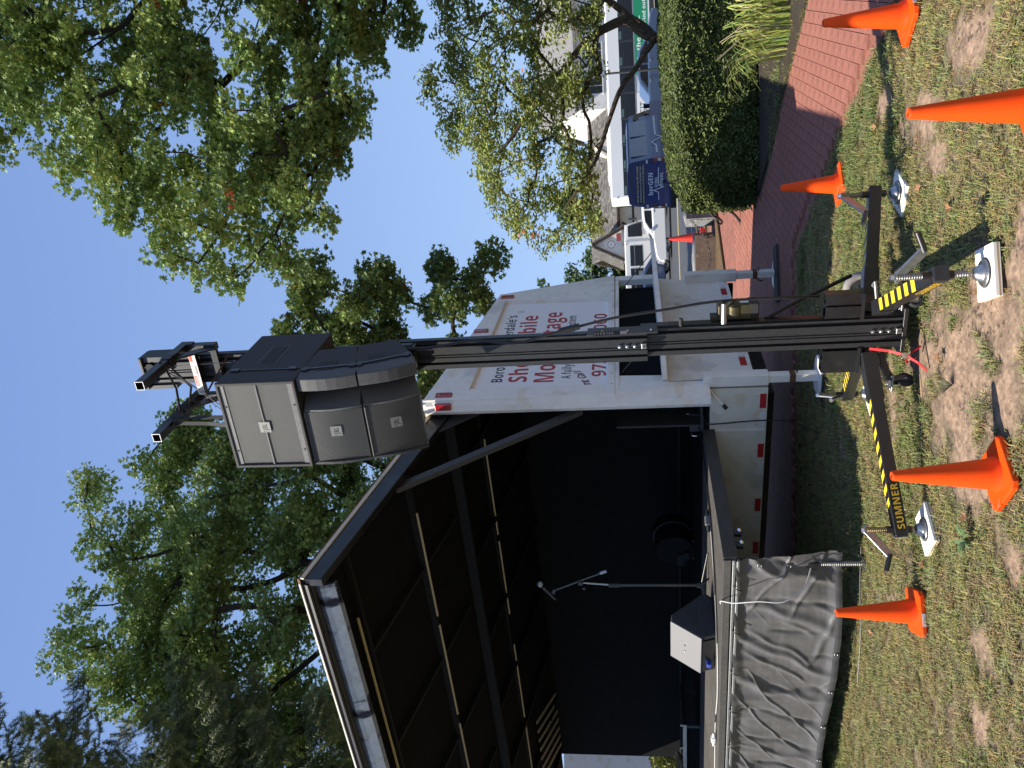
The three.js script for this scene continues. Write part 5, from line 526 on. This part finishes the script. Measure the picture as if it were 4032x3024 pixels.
{ // loose things on the lawn
  const r = rng(19), leafM = M([0.24, 0.12, 0.055], 0.85, 0, { side: THREE.DoubleSide }); const spots = [['curled brown leaf on the grass below the skirt', -1.9, 6.3], ['tan fallen leaf beside the far left cone', -1.15, 5.15], ['brown leaf near the broadleaf weed', -0.75, 4.45], ['dry leaf on the bare dirt under the mast', 0.07, 4.72], ['reddish leaf on the grass right of the tower', 0.82, 4.55], ['pale leaf beside the nearest wooden board', 0.36, 4.2], ['brown leaf by the right outrigger board', 1.02, 4.95], ['dry leaf behind the right hand cone', 1.6, 5.75]];
  for (const [label, x, f] of spots) { const o = leafShape('oak', 0.075), p = []; const a = r() * 6.283; for (let t = 0; t < o.length; t++) { const A = o[t], B = o[(t + 1) % o.length]; for (const q of [[0, 0, 0], [A[0], Math.abs(A[0]) * 0.7, A[1]], [B[0], Math.abs(B[0]) * 0.7, B[1]]]) p.push(...q); } const g = new THREE.BufferGeometry(); g.setAttribute('position', new THREE.Float32BufferAttribute(p, 3)); g.computeVertexNormals(); g.rotateY(a).rotateX(0.15); one('fallen_leaf', label, 'leaf', [g], leafM, 'fallen leaves on the lawn', W(x, groundY(x, f) + 0.028, f)); }
  { const gs = []; for (let i = 0; i < 16; i++) { const a = r() * 6.283, L = 0.06 + 0.05 * r(); gs.push(sheet((s, k) => { const w = 0.012 * Math.sin(k * 3.0) * (s - 0.5) * 2; return V(Math.cos(a) * L * k - Math.sin(a) * w, 0.005 + 0.05 * Math.sin(k * 2.2), Math.sin(a) * L * k + Math.cos(a) * w); }, 2, 6)); } one('broadleaf_weed', 'small green broadleaf weed in the dry grass', 'weed', gs, M([0.10, 0.16, 0.06], 0.6, 0, { side: THREE.DoubleSide }), undefined, W(-0.87, 0.01, 4.43)); }
  { const gs = []; for (let i = 0; i < 90; i++) { const a = r() * 6.283, L = 0.05 + 0.07 * r(); gs.push(sheet((s, k) => { const w = 0.0016 * (1 - k) * (s - 0.5) * 2; return V(Math.cos(a) * L * k * 0.8 - Math.sin(a) * w, 0.004 + L * 0.75 * Math.sin(k * 1.5), Math.sin(a) * L * k * 0.8 + Math.cos(a) * w); }, 1, 3)); } one('grass_tuft', 'dark spiky tuft growing alone in the bare dirt', 'grass tuft', gs, M([0.085, 0.085, 0.045], 0.7, 0, { side: THREE.DoubleSide }), undefined, W(-0.09, 0.0, 4.62)); }
  one('stick', 'short pale twig lying by the left castor', 'twig', [tubeG([V(-0.06, 0.03, 0), V(0, 0.034, 0.01), V(0.07, 0.03, -0.01)], 0.004, 8, 5)], M([0.42, 0.28, 0.15], 0.8), undefined, W(-0.1, 0, 5.02));
  one('ground_wire', 'thin grey wire lying in the grass below the stage skirt', 'wire', [tubeG([W(-1.3, 0.03, 6.45), W(-1.6, 0.035, 6.5), W(-2.0, 0.03, 6.56), W(-2.4, 0.03, 6.7)], 0.005, 30, 5)], P.steelDark);
  one('jack_board', 'dark timber board on the paving under the far trailer jack', 'board', [bx(0.62, 0.032, 0.24, 0, 0.016, 0, 0.004)], M([0.05, 0.045, 0.042], 0.8, 0, { map: scuff }), undefined, W(1.12, 0.024, 9.55));
  one('jack_board', 'dark timber board on the grass under the near trailer jack', 'board', [bx(0.40, 0.034, 0.3, 0, 0.017, 0, 0.004).rotateY(TT)], M([0.05, 0.045, 0.042], 0.8, 0, { map: scuff }), undefined, tl(-0.02, 0.0, 0.04));
}

// ---------------------------------------------------------------- beyond the patio: posts, bench, vehicles, houses
{
  const granite = M([0.33, 0.34, 0.36], 0.85, 0, { map: scuff }), brown = M([0.20, 0.14, 0.11], 0.9, 0, { map: scuff });
  const post = (label, x, f, w, d, h, m, turn) => { const t = thing('stone_post', label, 'post', W(x, 0.012, f), turn, 'stone posts at the patio edge'); part('shaft', [span(-w / 2, w / 2, 0, h, -d / 2, d / 2, 0.008)], m, t); part('cap', [lathe([[0, 0.05], [w * 0.70, 0], [0, 0]], 4).rotateY(Math.PI / 4).scale(1, 1, d / w).translate(0, h, 0)], granite, t); return t; };
  post('narrow grey stone post with a pointed top beside the hedge end', 3.05, 16.0, 0.30, 0.30, 0.56, granite, 0.35); post('wide brown stone block behind the far trailer jack', 2.25, 16.15, 0.95, 0.5, 0.42, brown, -0.25);
  const chain = (label, A, B, sag) => { const t = thing('chain', label, 'chain', A.clone(), 0, 'chains between the stone posts'), n = 26, D = B.clone().sub(A), link = new THREE.TorusGeometry(0.020, 0.0065, 5, 10).scale(1.5, 1, 1); for (let i = 0; i < n; i++) { const k = (i + 0.5) / n, p = D.clone().multiplyScalar(k).add(V(0, -sag * 4 * k * (1 - k), 0)), slope = Math.atan2(D.y - sag * 4 * (1 - 2 * k), Math.hypot(D.x, D.z)); const m = part('link', [link.clone().rotateX(i % 2 ? Math.PI / 2 : 0).rotateZ(slope).rotateY(-Math.atan2(D.z, D.x))], P.steelDark, t); m.position.copy(p); } };
  chain('iron chain drooping in front of the brown block', W(2.95, 0.5, 15.84), W(1.55, 0.46, 15.6), 0.30); chain('short iron chain behind the red cone stack', W(3.0, 0.46, 16.2), W(2.75, 0.34, 16.5), 0.05);
  { const t = thing('cone_stack', 'stack of red cones behind the chain near the road', 'cones', W(3.02, 0.012, 18.3)); const m = M([0.55, 0.03, 0.02], 0.5); for (let i = 0; i < 3; i++) { const c = part('cone', [lathe([[0.13, 0.03 + i * 0.045], [0.028, 0.68 + i * 0.045], [0.0, 0.70 + i * 0.045]], 24), bx(0.36, 0.03, 0.36, 0, 0.015 + i * 0.045, 0, 0.01)], m, t); } }
  { const iron = M([0.028, 0.022, 0.02], 0.55, 0.4), t = thing('bench', 'curled iron bench end poking out beside the hedge', 'bench', W(2.55, 0.012, 12.3), -0.5);
    for (const z of [0, -1.3]) { const a = part('arm', [tubeG([V(-0.28, 0.32, z), V(-0.22, 0.42, z), V(-0.08, 0.46, z), V(0.12, 0.44, z), V(0.25, 0.36, z)], 0.02, 24, 7), tubeG([V(-0.28, 0.32, z), V(-0.34, 0.28, z), V(-0.36, 0.33, z), V(-0.31, 0.36, z), V(-0.29, 0.33, z)], 0.018, 20, 7)], iron, t); part('leg', [tubeG([V(-0.08, 0.44, z), V(-0.12, 0.28, z), V(-0.22, 0.12, z), V(-0.36, 0.015, z)], 0.02, 20, 7)], iron, t); part('leg', [tubeG([V(0.12, 0.42, z), V(0.16, 0.25, z), V(0.26, 0.015, z)], 0.02, 16, 7)], iron, t); part('foot', [bx(0.09, 0.02, 0.05, -0.36, 0.012, z, 0.005)], iron, t); }
    for (let i = 0; i < 5; i++) part('slat', [span(-0.22 + i * 0.09, -0.15 + i * 0.09, 0.25, 0.275, -1.35, 0.05, 0.004)], M([0.16, 0.10, 0.06], 0.75), t); for (let i = 0; i < 3; i++) part('slat', [span(0.24 + i * 0.03, 0.265 + i * 0.03, 0.42 + i * 0.1, 0.49 + i * 0.1, -1.35, 0.05, 0.004)], M([0.16, 0.10, 0.06], 0.75), t); part('back_post', [beam(V(0.2, 0.3, 0), V(0.33, 0.72, 0), 0.03, 0.03), beam(V(0.2, 0.3, -1.3), V(0.33, 0.72, -1.3), 0.03, 0.03)], iron, t); }
}
const RY = -0.492, glass = M([0.018, 0.021, 0.025], 0.08, 0, { specularIntensity: 0.6 }), tyre = P.rubber;
function wheelAt(t, x, y, z, r, side = 1, rimM = P.zinc) { const w = part('wheel', [new THREE.TorusGeometry(r * 0.78, r * 0.24, 12, 28).scale(1, 1, 1.1)], tyre, t); w.position.set(x, y, z); part('rim', [new THREE.CylinderGeometry(r * 0.62, r * 0.62, r * 0.25, 24).rotateX(Math.PI / 2)], P.darkGrey, w); const sp = []; for (let i = 0; i < 5; i++) sp.push(beam(V(0, 0, side * r * 0.15), V(Math.cos(i * 1.2566) * r * 0.58, Math.sin(i * 1.2566) * r * 0.58, side * r * 0.13), r * 0.2, r * 0.06, 0, V(0, 0, 1))); sp.push(new THREE.TorusGeometry(r * 0.58, r * 0.05, 6, 24).translate(0, 0, side * r * 0.13), new THREE.CylinderGeometry(r * 0.16, r * 0.16, r * 0.08, 14).rotateX(Math.PI / 2).translate(0, 0, side * r * 0.15)); part('spokes', sp, rimM, w); return w; }
{ // blue panel van, rear towards us: local x along the van towards its nose, z to its right side
  const t = thing('parked_van', 'dark blue lettered van parked behind the hedge, rear doors facing us', 'van', W(7.0, RY, 30.2), Math.atan2(0.77, 0.64), undefined), blue = M([0.014, 0.030, 0.105], 0.4, 0, { clearcoat: 0.3, clearcoatRoughness: 0.2 });
  const sec = (z, y0, y1) => [[-z, y0], [z, y0], [z, y0 + 0.5], [z * 0.98, 1.25], [z * 0.86, y1 - 0.12], [z * 0.74, y1 - 0.02], [z * 0.4, y1 + 0.02], [-z * 0.4, y1 + 0.02], [-z * 0.74, y1 - 0.02], [-z * 0.86, y1 - 0.12], [-z * 0.98, 1.25], [-z, y0 + 0.5]];
  part('body', [sideX(sec(1.0, 0.42, 2.10), 0, 3.9, 0.04), sideX([[-0.98, 0.42], [0.98, 0.42], [0.97, 1.15], [-0.97, 1.15]], 3.9, 5.35, 0.06), prism([[3.85, 1.1], [4.75, 1.12], [4.15, 1.98], [3.85, 2.06]], 1.72, 0.02).translate(0, 0, -0.86)], blue, t);
  const back = (name, geo, m, p = t) => part(name, geo, m, p);
  const lt = canvasTex(1024, 1024, (g, w, h) => { g.fillStyle = '#1a2e6e'; g.fillRect(0, 0, w, h); g.fillStyle = '#0d1220'; g.fillRect(40, 70, w - 80, 250); g.fillStyle = '#d3d6da'; g.textAlign = 'center'; g.font = 'italic bold 64px serif'; g.fillText("YOU'RE FOLLOWING THE LEADER!", w / 2, 140, w - 130); g.font = 'italic bold 54px serif'; g.fillText('SCREENS-SOUND SYSTEMS-PROJECTORS', w / 2, 215, w - 150); g.fillText('EQUIPMENT RENTALS-LIVE EVENT STREAMING', w / 2, 290, w - 90); g.textAlign = 'left'; g.fillStyle = '#dfe3e6'; g.font = 'bold 170px sans-serif'; g.fillText('berGEN', 230, 520, 560); g.font = 'bold 112px sans-serif'; g.fillText('Udio', 420, 640, 270); g.fillText('ISUAL', 470, 785, 320); g.strokeStyle = '#dfe3e6'; g.lineWidth = 22; g.lineJoin = 'miter'; g.beginPath(); g.moveTo(110, 665); g.lineTo(300, 665); g.lineTo(352, 540); g.lineTo(430, 790); g.lineTo(480, 665); g.lineTo(900, 665); g.stroke(); g.strokeStyle = '#0b1330'; g.lineWidth = 6; g.beginPath(); g.moveTo(w / 2, 0); g.lineTo(w / 2, h); g.stroke(); g.strokeStyle = '#7f8cae'; g.lineWidth = 5; g.beginPath(); g.moveTo(20, 850); g.lineTo(w - 20, 850); g.stroke(); });
  const rd = partUV('rear_doors', new THREE.PlaneGeometry(1.66, 1.38).rotateY(-Math.PI / 2).translate(-0.004, 1.23, 0), M([1, 1, 1], 0.35, 0, { map: lt, clearcoat: 0.5 }), t); for (const z of [-0.87, 0.87]) for (const y of [0.75, 1.42]) part('hinge', [bx(0.02, 0.07, 0.12, -0.012, y, z, 0.004)], P.tapeWhite, rd); part('door_handle', [bx(0.04, 0.12, 0.10, -0.02, 0.82, 0.06, 0.01)], P.rubber, rd);
  for (const z of [-0.93, 0.93]) { const l = part('tail_light', [bx(0.05, 0.42, 0.11, -0.005, 0.98, z, 0.015)], P.redLens, t); part('reverse_lamp', [bx(0.05, 0.12, 0.105, -0.008, 0.98, z, 0.01)], P.tapeWhite, l); }
  part('bumper', [bx(0.16, 0.2, 1.9, -0.07, 0.5, 0, 0.03)], P.rubber, t); part('licence_plate', [bx(0.01, 0.15, 0.3, -0.155, 0.52, 0.3)], P.tapeWhite, t);
  for (const s of [-1, 1]) { for (const [a, b] of [[0.35, 1.95], [2.05, 3.45]]) part('side_window', [prism([[a, 1.24], [b, 1.24], [b - 0.04, 1.86], [a + 0.04, 1.86]], 0.012).rotateX(s * -0.10).translate(0, s > 0 ? 0.13 : -0.11, s > 0 ? 1.105 - 0.03 : -1.09)], M([0.15, 0.15, 0.15], 0.15, 0, { map: scuff }), t); part('side_window', [prism([[3.6, 1.2], [4.55, 1.2], [4.05, 1.8], [3.62, 1.84]], 0.02).translate(0, 0, s > 0 ? 0.90 : -0.92)], glass, t); part('mirror', [bx(0.12, 0.24, 0.16, 4.4, 1.28, s * 1.12, 0.03)], P.rubber, t); wheelAt(t, 0.9, 0.36, s * 0.86, 0.36, s); wheelAt(t, 4.5, 0.36, s * 0.86, 0.36, s); part('side_swoosh', [beam(V(0.4, 1.05, s * 1.008), V(1.0, 1.05, s * 1.008), 0.012, 0.05), beam(V(1.0, 1.05, s * 1.008), V(1.3, 1.2, s * 1.008), 0.012, 0.05), beam(V(1.3, 1.2, s * 1.008), V(1.7, 0.8, s * 1.008), 0.012, 0.05), beam(V(1.7, 0.8, s * 1.008), V(1.9, 1.05, s * 1.008), 0.012, 0.05), beam(V(1.9, 1.05, s * 1.008), V(3.6, 1.05, s * 1.008), 0.012, 0.05)], P.tapeWhite, t); }  // long side windows: a pale reflection is painted into their grey colour
  part('windscreen', [beam(V(4.70, 1.16, 0), V(4.17, 1.94, 0), 1.6, 0.02)], glass, t); part('roof_edge', [span(0.02, 3.85, 2.05, 2.075, -0.80, -0.76), span(0.02, 3.85, 2.05, 2.075, 0.76, 0.80)], blue, t);
}
function car(name, label, x, f, turn, body, o = {}) { // local x towards the nose
  const L = 4.7, t = thing(name, label, 'car', W(x, RY, f), turn, 'cars across the street'), m = M(body, 0.28, 0.1, { clearcoat: 1, clearcoatRoughness: 0.08 }), hh = o.tall ? 1.68 : 1.45;
  part('body', [prism([[-2.3, 0.42], [-2.2, 0.26], [2.15, 0.24], [2.32, 0.4], [2.28, 0.66], [2.0, 0.80], [1.1, 0.93], [-1.6, 0.98], [-2.2, 0.96], [-2.34, 0.75]], 1.78, 0.07).translate(0, 0, -0.89)], m, t);
  part('cabin', [prism(o.tall ? [[-2.15, 0.92], [1.1, 0.88], [0.45, hh - 0.08], [0.1, hh], [-1.7, hh], [-2.0, hh - 0.1]] : [[-1.95, 0.93], [1.15, 0.88], [0.35, hh - 0.07], [-0.1, hh], [-0.9, hh], [-1.3, hh - 0.08]], 1.5, 0.09).translate(0, 0, -0.75)], m, t);
  for (const s of [-1, 1]) { const q = o.tall ? [[-1.85, 0.98], [-0.4, 0.96], [-0.4, hh - 0.12], [-1.65, hh - 0.14]] : [[-1.55, 0.98], [-0.4, 0.95], [-0.4, hh - 0.12], [-1.0, hh - 0.13]]; part('side_window', [prism(q, 0.012).translate(0, 0, s > 0 ? 0.748 : -0.760)], glass, t); part('side_window', [prism([[-0.3, 0.95], [0.88, 0.92], [0.22, hh - 0.15], [-0.3, hh - 0.12]], 0.012).translate(0, 0, s > 0 ? 0.748 : -0.760)], glass, t); wheelAt(t, 1.42, 0.33, s * 0.80, 0.33, s); wheelAt(t, -1.38, 0.33, s * 0.80, 0.33, s); part('mirror', [bx(0.16, 0.11, 0.1, 0.72, 1.0, s * 0.92, 0.02)], m, t); part('door_handle', [bx(0.16, 0.03, 0.02, -0.25, 0.84, s * 0.895), bx(0.16, 0.03, 0.02, -1.25, 0.86, s * 0.895)], P.chrome, t); part('headlight', [bx(0.22, 0.1, 0.3, 2.16, 0.66, s * 0.68, 0.02)], P.chrome, t); part('tail_light', [bx(0.1, 0.14, 0.3, -2.28, 0.8, s * 0.68, 0.02)], P.redLens, t); }
  part('windscreen', [beam(V(1.0, 0.96, 0), V(0.36, hh - 0.10, 0), 1.34, 0.03)], glass, t); part('rear_window', [beam(V(o.tall ? -2.1 : -1.8, 1.0, 0), V(o.tall ? -1.97 : -1.32, hh - 0.12, 0), 1.3, 0.03)], glass, t); part('bumper', [bx(0.1, 0.12, 1.5, 2.29, 0.42, 0, 0.02), bx(0.1, 0.12, 1.5, -2.31, 0.45, 0, 0.02)], m, t);
}
car('parked_car', 'white sedan beyond the road, nose pointing left', 8.3, 43.5, Math.PI - 0.06, [0.78, 0.78, 0.77]); car('parked_car', 'blue grey suv behind the white sedan', 11.2, 47.2, Math.PI - 0.05, [0.10, 0.15, 0.22], { tall: true }); car('parked_car', 'dark blue sedan half hidden behind the hedge, in front of the bus', 15.2, 40.5, 0.06, [0.06, 0.10, 0.18]); car('parked_car', 'dark blue car behind the far trailer jack', 4.7, 46.0, Math.PI, [0.03, 0.05, 0.12]);
{ // transit bus along the far kerb, side towards us
  const t = thing('transit_bus', 'long white transit bus behind the hedge with a green advert', 'bus', W(10.3, RY, 47.6), -0.03), L = 14, white = M([0.80, 0.80, 0.78], 0.35, 0, { clearcoat: 0.5 });
  part('body', [span(0, L, 0.3, 3.08, -2.5, 0, 0.12)], white, t); part('roof_unit', [span(1.2, 4.5, 3.08, 3.2, -2.1, -0.4, 0.06)], white, t); part('lower_band', [span(0.1, L - 0.1, 0.28, 0.55, 0.0, 0.01)], P.darkGrey, t);
  for (let i = 0; i < 9; i++) { const w = part('window', [span(0.18 + i * 1.45, 1.55 + i * 1.45, 1.50, 2.33, -0.02, 0.012, 0.006)], glass, t); part('window_frame', [span(1.56 + i * 1.45, 1.62 + i * 1.45, 1.48, 2.35, 0.0, 0.016), span(0.18 + i * 1.45, 1.55 + i * 1.45, 2.06, 2.08, 0.0, 0.018)], P.darkGrey, w); part('pane_tint', [span(0.25 + i * 1.45, 0.7 + i * 1.45, 2.16, 2.28, 0.012, 0.016)], M([0.08, 0.14, 0.14], 0.3), w); }
  const ad = canvasTex(1024, 256, (g, w, h) => { g.fillStyle = '#1f8f63'; g.fillRect(0, 0, w, h); g.fillStyle = '#f2f4ef'; g.font = 'bold 110px sans-serif'; g.fillText("hat's the REAL", 30, 112, w - 260); g.font = 'bold 92px sans-serif'; g.fillText('your commute? Find out', 60, 228, w - 90); }); partUV('advert', new THREE.PlaneGeometry(4.3, 0.74).translate(9.05, 1.05, 0.014), M([1, 1, 1], 0.5, 0, { map: ad }), t);
  const nm = canvasTex(512, 128, (g, w, h) => { g.fillStyle = '#f4f3ee'; g.fillRect(0, 0, w, h); g.fillStyle = '#4a4d55'; g.font = '100px sans-serif'; g.textBaseline = 'middle'; g.fillText('TRANSIT', 10, 68, w - 20); }); partUV('name_panel', new THREE.PlaneGeometry(2.3, 0.72).translate(4.75, 1.06, 0.014), M([1, 1, 1], 0.45, 0, { map: nm }), t);
  for (const x of [1.9, 11.9]) wheelAt(t, x, 0.48, -0.12, 0.48, 1); part('window_rail', [span(0, L, 1.43, 1.47, 0.0, 0.014)], P.alu, t); for (const x of [0.06, 13.9]) part('marker_lamp', [bx(0.08, 0.05, 0.03, x, 2.7, 0.01)], P.redLens, t);
}
{ // white shuttle bus at the kerb, left of the sedan
  const t = thing('shuttle_bus', 'boxy white shuttle bus parked beyond the road, left of the sedan', 'bus', W(5.2, RY, 50.5), 0.05), white = M([0.80, 0.79, 0.75], 0.4, 0, { clearcoat: 0.4 });
  part('body', [span(0, 3.2, 0.35, 2.42, -2.2, 0, 0.08), prism([[3.15, 0.35], [4.9, 0.35], [4.9, 1.2], [4.5, 1.35], [4.2, 2.38], [3.15, 2.42]], 2.1, 0.05).translate(0, 0, -2.15)], white, t);
  for (const [a, b] of [[0.25, 1.5], [1.65, 2.9]]) { const w = part('window', [span(a, b, 1.35, 2.1, -0.01, 0.012, 0.004)], glass, t); part('window_bar', [span(a, b, 1.82, 1.86, 0.01, 0.02)], P.alu, w); } part('cab_window', [prism([[3.45, 1.35], [4.35, 1.35], [4.12, 2.2], [3.45, 2.2]], 0.02).translate(0, 0, -0.03)], glass, t); part('mirror', [bx(0.1, 0.5, 0.2, 4.5, 1.9, 0.12, 0.03), beam(V(4.3, 1.6, 0), V(4.5, 1.7, 0.12), 0.03, 0.03)], P.rubber, t); wheelAt(t, 0.9, 0.4, -0.1, 0.4, 1); wheelAt(t, 4.2, 0.4, -0.1, 0.4, 1); part('skirt_panel', [span(0.1, 3.1, 0.4, 0.8, 0.0, 0.012)], P.cream, t); part('marker_lamp', [bx(0.08, 0.05, 0.03, 3.0, 2.3, 0.01)], P.redLens, t);
  one('street_sign_post', 'thin pale pole at the far kerb before the shuttle bus', 'pole', [rod(W(6.3, -0.37, 50.4).sub(W(6.3, -0.37, 50.4)), V(0, 1.5, 0), 0.04), bx(0.4, 0.3, 0.03, 0, 1.35, 0.05, 0.01)], P.zinc, undefined, W(6.3, -0.37, 50.4));
  one('street_pole', 'slim grey pole standing in front of the bus advert', 'pole', [rod(V(0, 0, 0), V(0, 3.0, 0), 0.05)], P.darkGrey, undefined, W(14.4, RY, 39.2));
}
{ // timbered house with a long grey shingle roof
  const shingle = tex(512, (u, v, i, j) => { const row = Math.floor(v * 16), x = u * 12 + (row % 2) * 0.5 + 0.3 * N1(row, 3), c = Math.floor(x), k = 150 + 90 * (N2(c * 3.7, row * 5.3) - 0.5) + 30 * (nF(u, v) - 0.5) - ((v * 16) % 1 < 0.12 ? 40 : 0) - ((x % 1) < 0.06 ? 25 : 0); return [k, k * 0.985, k * 0.96]; }, true, 0.32);
  const t = thing('timbered_house', 'half timbered house with a long grey shingle roof across the street', 'house', W(9.2, -0.4, 60)), wall = M([0.74, 0.70, 0.60], 0.85, 0, { map: grime }), timber = M([0.075, 0.042, 0.03], 0.8, 0, { map: scuff }), L = 10.5;
  part('wall', [span(0.2, L, 0, 2.9, -8, 0)], wall, t); const rf = part('roof', [sideX([[0.6, 2.72], [-4, 4.75], [-8.6, 2.72], [-8.6, 2.85], [-4, 4.92], [0.6, 2.85]], -0.2, L, 0.01)], M([0.36, 0.345, 0.32], 0.9, 0, { map: shingle }), t); part('fascia', [span(-0.2, L, 2.62, 2.80, 0.58, 0.64)], timber, rf);
  for (let i = 0; i < 4; i++) { part('timber', [span(1.0 + i * 2.2, 1.14 + i * 2.2, 0.9, 2.7, 0.0, 0.05)], timber, t); part('timber', [beam(V(1.2 + i * 2.2, 1.1, 0.04), V(2.1 + i * 2.2, 2.5, 0.04), 0.05, 0.12)], timber, t); } part('timber', [span(0.2, L, 1.62, 1.76, 0.0, 0.055)], timber, t); part('timber', [span(0.2, L, 0.86, 1.02, 0.0, 0.055)], timber, t); part('base_band', [span(0.2, L, 0, 0.86, 0.0, 0.04)], M([0.20, 0.12, 0.10], 0.85, 0, { map: scuff }), t);
  const gb = part('gable', [prism([[-1.0, 2.55], [1.0, 2.55], [0, 4.5]], 0.3).translate(0.4, 0, 0.7)], M([0.80, 0.78, 0.74], 0.8, 0, { map: grime }), t); part('gable_trim', [beam(V(-0.75, 2.35, 1.05), V(0.40, 4.62, 1.05), 0.3, 0.14), beam(V(1.55, 2.35, 1.05), V(0.40, 4.62, 1.05), 0.3, 0.14)], timber, gb); part('gable_roof', [sideX([[1.2, 0], [-3.6, 0], [-3.6, 0.14], [1.2, 0.14]], -0.05, 2.45, 0.01).rotateZ(1.10).translate(-0.74, 2.46, 0), sideX([[1.2, 0], [-3.6, 0], [-3.6, 0.14], [1.2, 0.14]], -2.45, 0.05, 0.01).rotateZ(-1.10).translate(1.54, 2.46, 0)], M([0.30, 0.29, 0.28], 0.9, 0, { map: shingle }), gb);
  const cl = canvasTex(256, 256, (g, w, h) => { g.fillStyle = '#efeae2'; g.fillRect(0, 0, w, h); g.strokeStyle = '#5a5350'; g.lineWidth = 10; g.beginPath(); g.arc(128, 128, 100, 0, 7); g.stroke(); g.lineWidth = 16; for (let i = 0; i < 12; i++) { const a = i * Math.PI / 6; g.beginPath(); g.moveTo(128 + Math.cos(a) * 74, 128 + Math.sin(a) * 74); g.lineTo(128 + Math.cos(a) * 94, 128 + Math.sin(a) * 94); g.stroke(); } g.font = 'bold 60px sans-serif'; g.fillStyle = '#5a5350'; g.textAlign = 'center'; g.textBaseline = 'middle'; g.fillText('H', 128, 130); }); partUV('round_emblem', new THREE.CircleGeometry(0.36, 32).translate(0.40, 3.3, 1.008), M([1, 1, 1], 0.6, 0, { map: cl }), gb); part('plaque', [span(0.62, 1.12, 2.62, 2.92, 1.0, 1.02)], M([0.32, 0.06, 0.06], 0.6), gb);
  part('porch_wall', [span(-0.6, 1.4, 0, 2.55, 0.0, 0.95)], M([0.78, 0.74, 0.66], 0.8, 0, { map: grime }), t);
  for (const x of [4.6, 7.2]) { const w = part('window', [span(x, x + 1.1, 1.05, 1.6, 0.0, 0.03)], glass, t); part('sill', [span(x - 0.05, x + 1.15, 1.02, 1.07, 0.0, 0.12)], timber, w); } for (const x of [7]) { const d = part('dormer', [prism([[x, 3.0], [x + 1.6, 3.0], [x + 1.6, 3.5], [x + 0.8, 4.3], [x, 3.5]], 1.6).translate(0, 0, -1.9)], wall, t); part('dormer_timber', [beam(V(x, 3.0, -0.28), V(x + 0.8, 4.2, -0.28), 0.06, 0.1), beam(V(x + 1.6, 3.0, -0.28), V(x + 0.8, 4.2, -0.28), 0.06, 0.1)], timber, d); }
}
{ const t = thing('white_house', 'tall pale house behind the small tree, right of the timbered house', 'house', W(20.2, -0.4, 62)), w = M([0.80, 0.79, 0.76], 0.8, 0, { map: grime }); const rd = part('wall', [span(0, 14, 0, 5.6, -8, 0)], w, t); part('roof', [sideX([[0.5, 5.5], [-4, 8.6], [-8.5, 5.5], [-8.5, 5.65], [-4, 8.8], [0.5, 5.65]], -0.3, 14.3)], M([0.34, 0.33, 0.32], 0.9, 0, { map: scuff }), t); part('gable', [sideX([[0, 5.6], [-8, 5.6], [-4, 8.5]], 0.0, 0.05)], w, t); for (let i = 0; i < 5; i++) for (const y of [1.2, 3.6]) { const q = part('window', [span(1.2 + i * 2.6, 2.3 + i * 2.6, y, y + 1.4, 0, 0.04)], glass, t); part('window_frame', [span(1.1 + i * 2.6, 2.4 + i * 2.6, y - 0.1, y, 0, 0.08), span(1.1 + i * 2.6, 2.4 + i * 2.6, y + 1.4, y + 1.5, 0, 0.08), span(1.72 + i * 2.6, 1.78 + i * 2.6, y, y + 1.4, 0.03, 0.06)], w, q); } }
{ // seen through the gap at the far end of the stage
  one('garden_wall', 'pale rendered wall seen through the open far end of the stage', 'wall', [bx(9, 3.75, 0.3, 0, 1.875, 0, 0.02)], M([0.74, 0.72, 0.68], 0.85, 0, { map: grime }), undefined, W(-12.5, 0, 20.5)).rotation.y = 0.15;
  const t = thing('shrub', 'leafy green shrub seen past the stage table', 'shrub', W(-8.0, 0, 17.6)), r = rng(5), m4 = new THREE.Matrix4(), q = new THREE.Quaternion(), e = new THREE.Euler(), im = shade(new THREE.InstancedMesh(leafCluster(80, 12, 0.14, 'oval', 0.1), oakMat, 500)); for (let i = 0; i < 500; i++) { e.set(r(), r() * 6.28, r()); m4.compose(V((r() - 0.5) * 2.6, 0.15 + r() * 1.35, (r() - 0.5) * 1.4), q.setFromEuler(e), V(1, 1, 1)); im.setMatrixAt(i, m4); im.setColorAt(i, lin(0.12 + 0.08 * r(), 0.18 + 0.06 * r(), 0.04)); } im.name = 'foliage'; im.userData.kind = 'stuff'; t.add(im); part('stems', [rod(V(0, 0, 0), V(0.2, 0.9, 0), 0.03), rod(V(0, 0, 0), V(-0.5, 0.8, 0.2), 0.025)], bark([0.1, 0.08, 0.06]), t);
}
renderer.render(scene, camera);
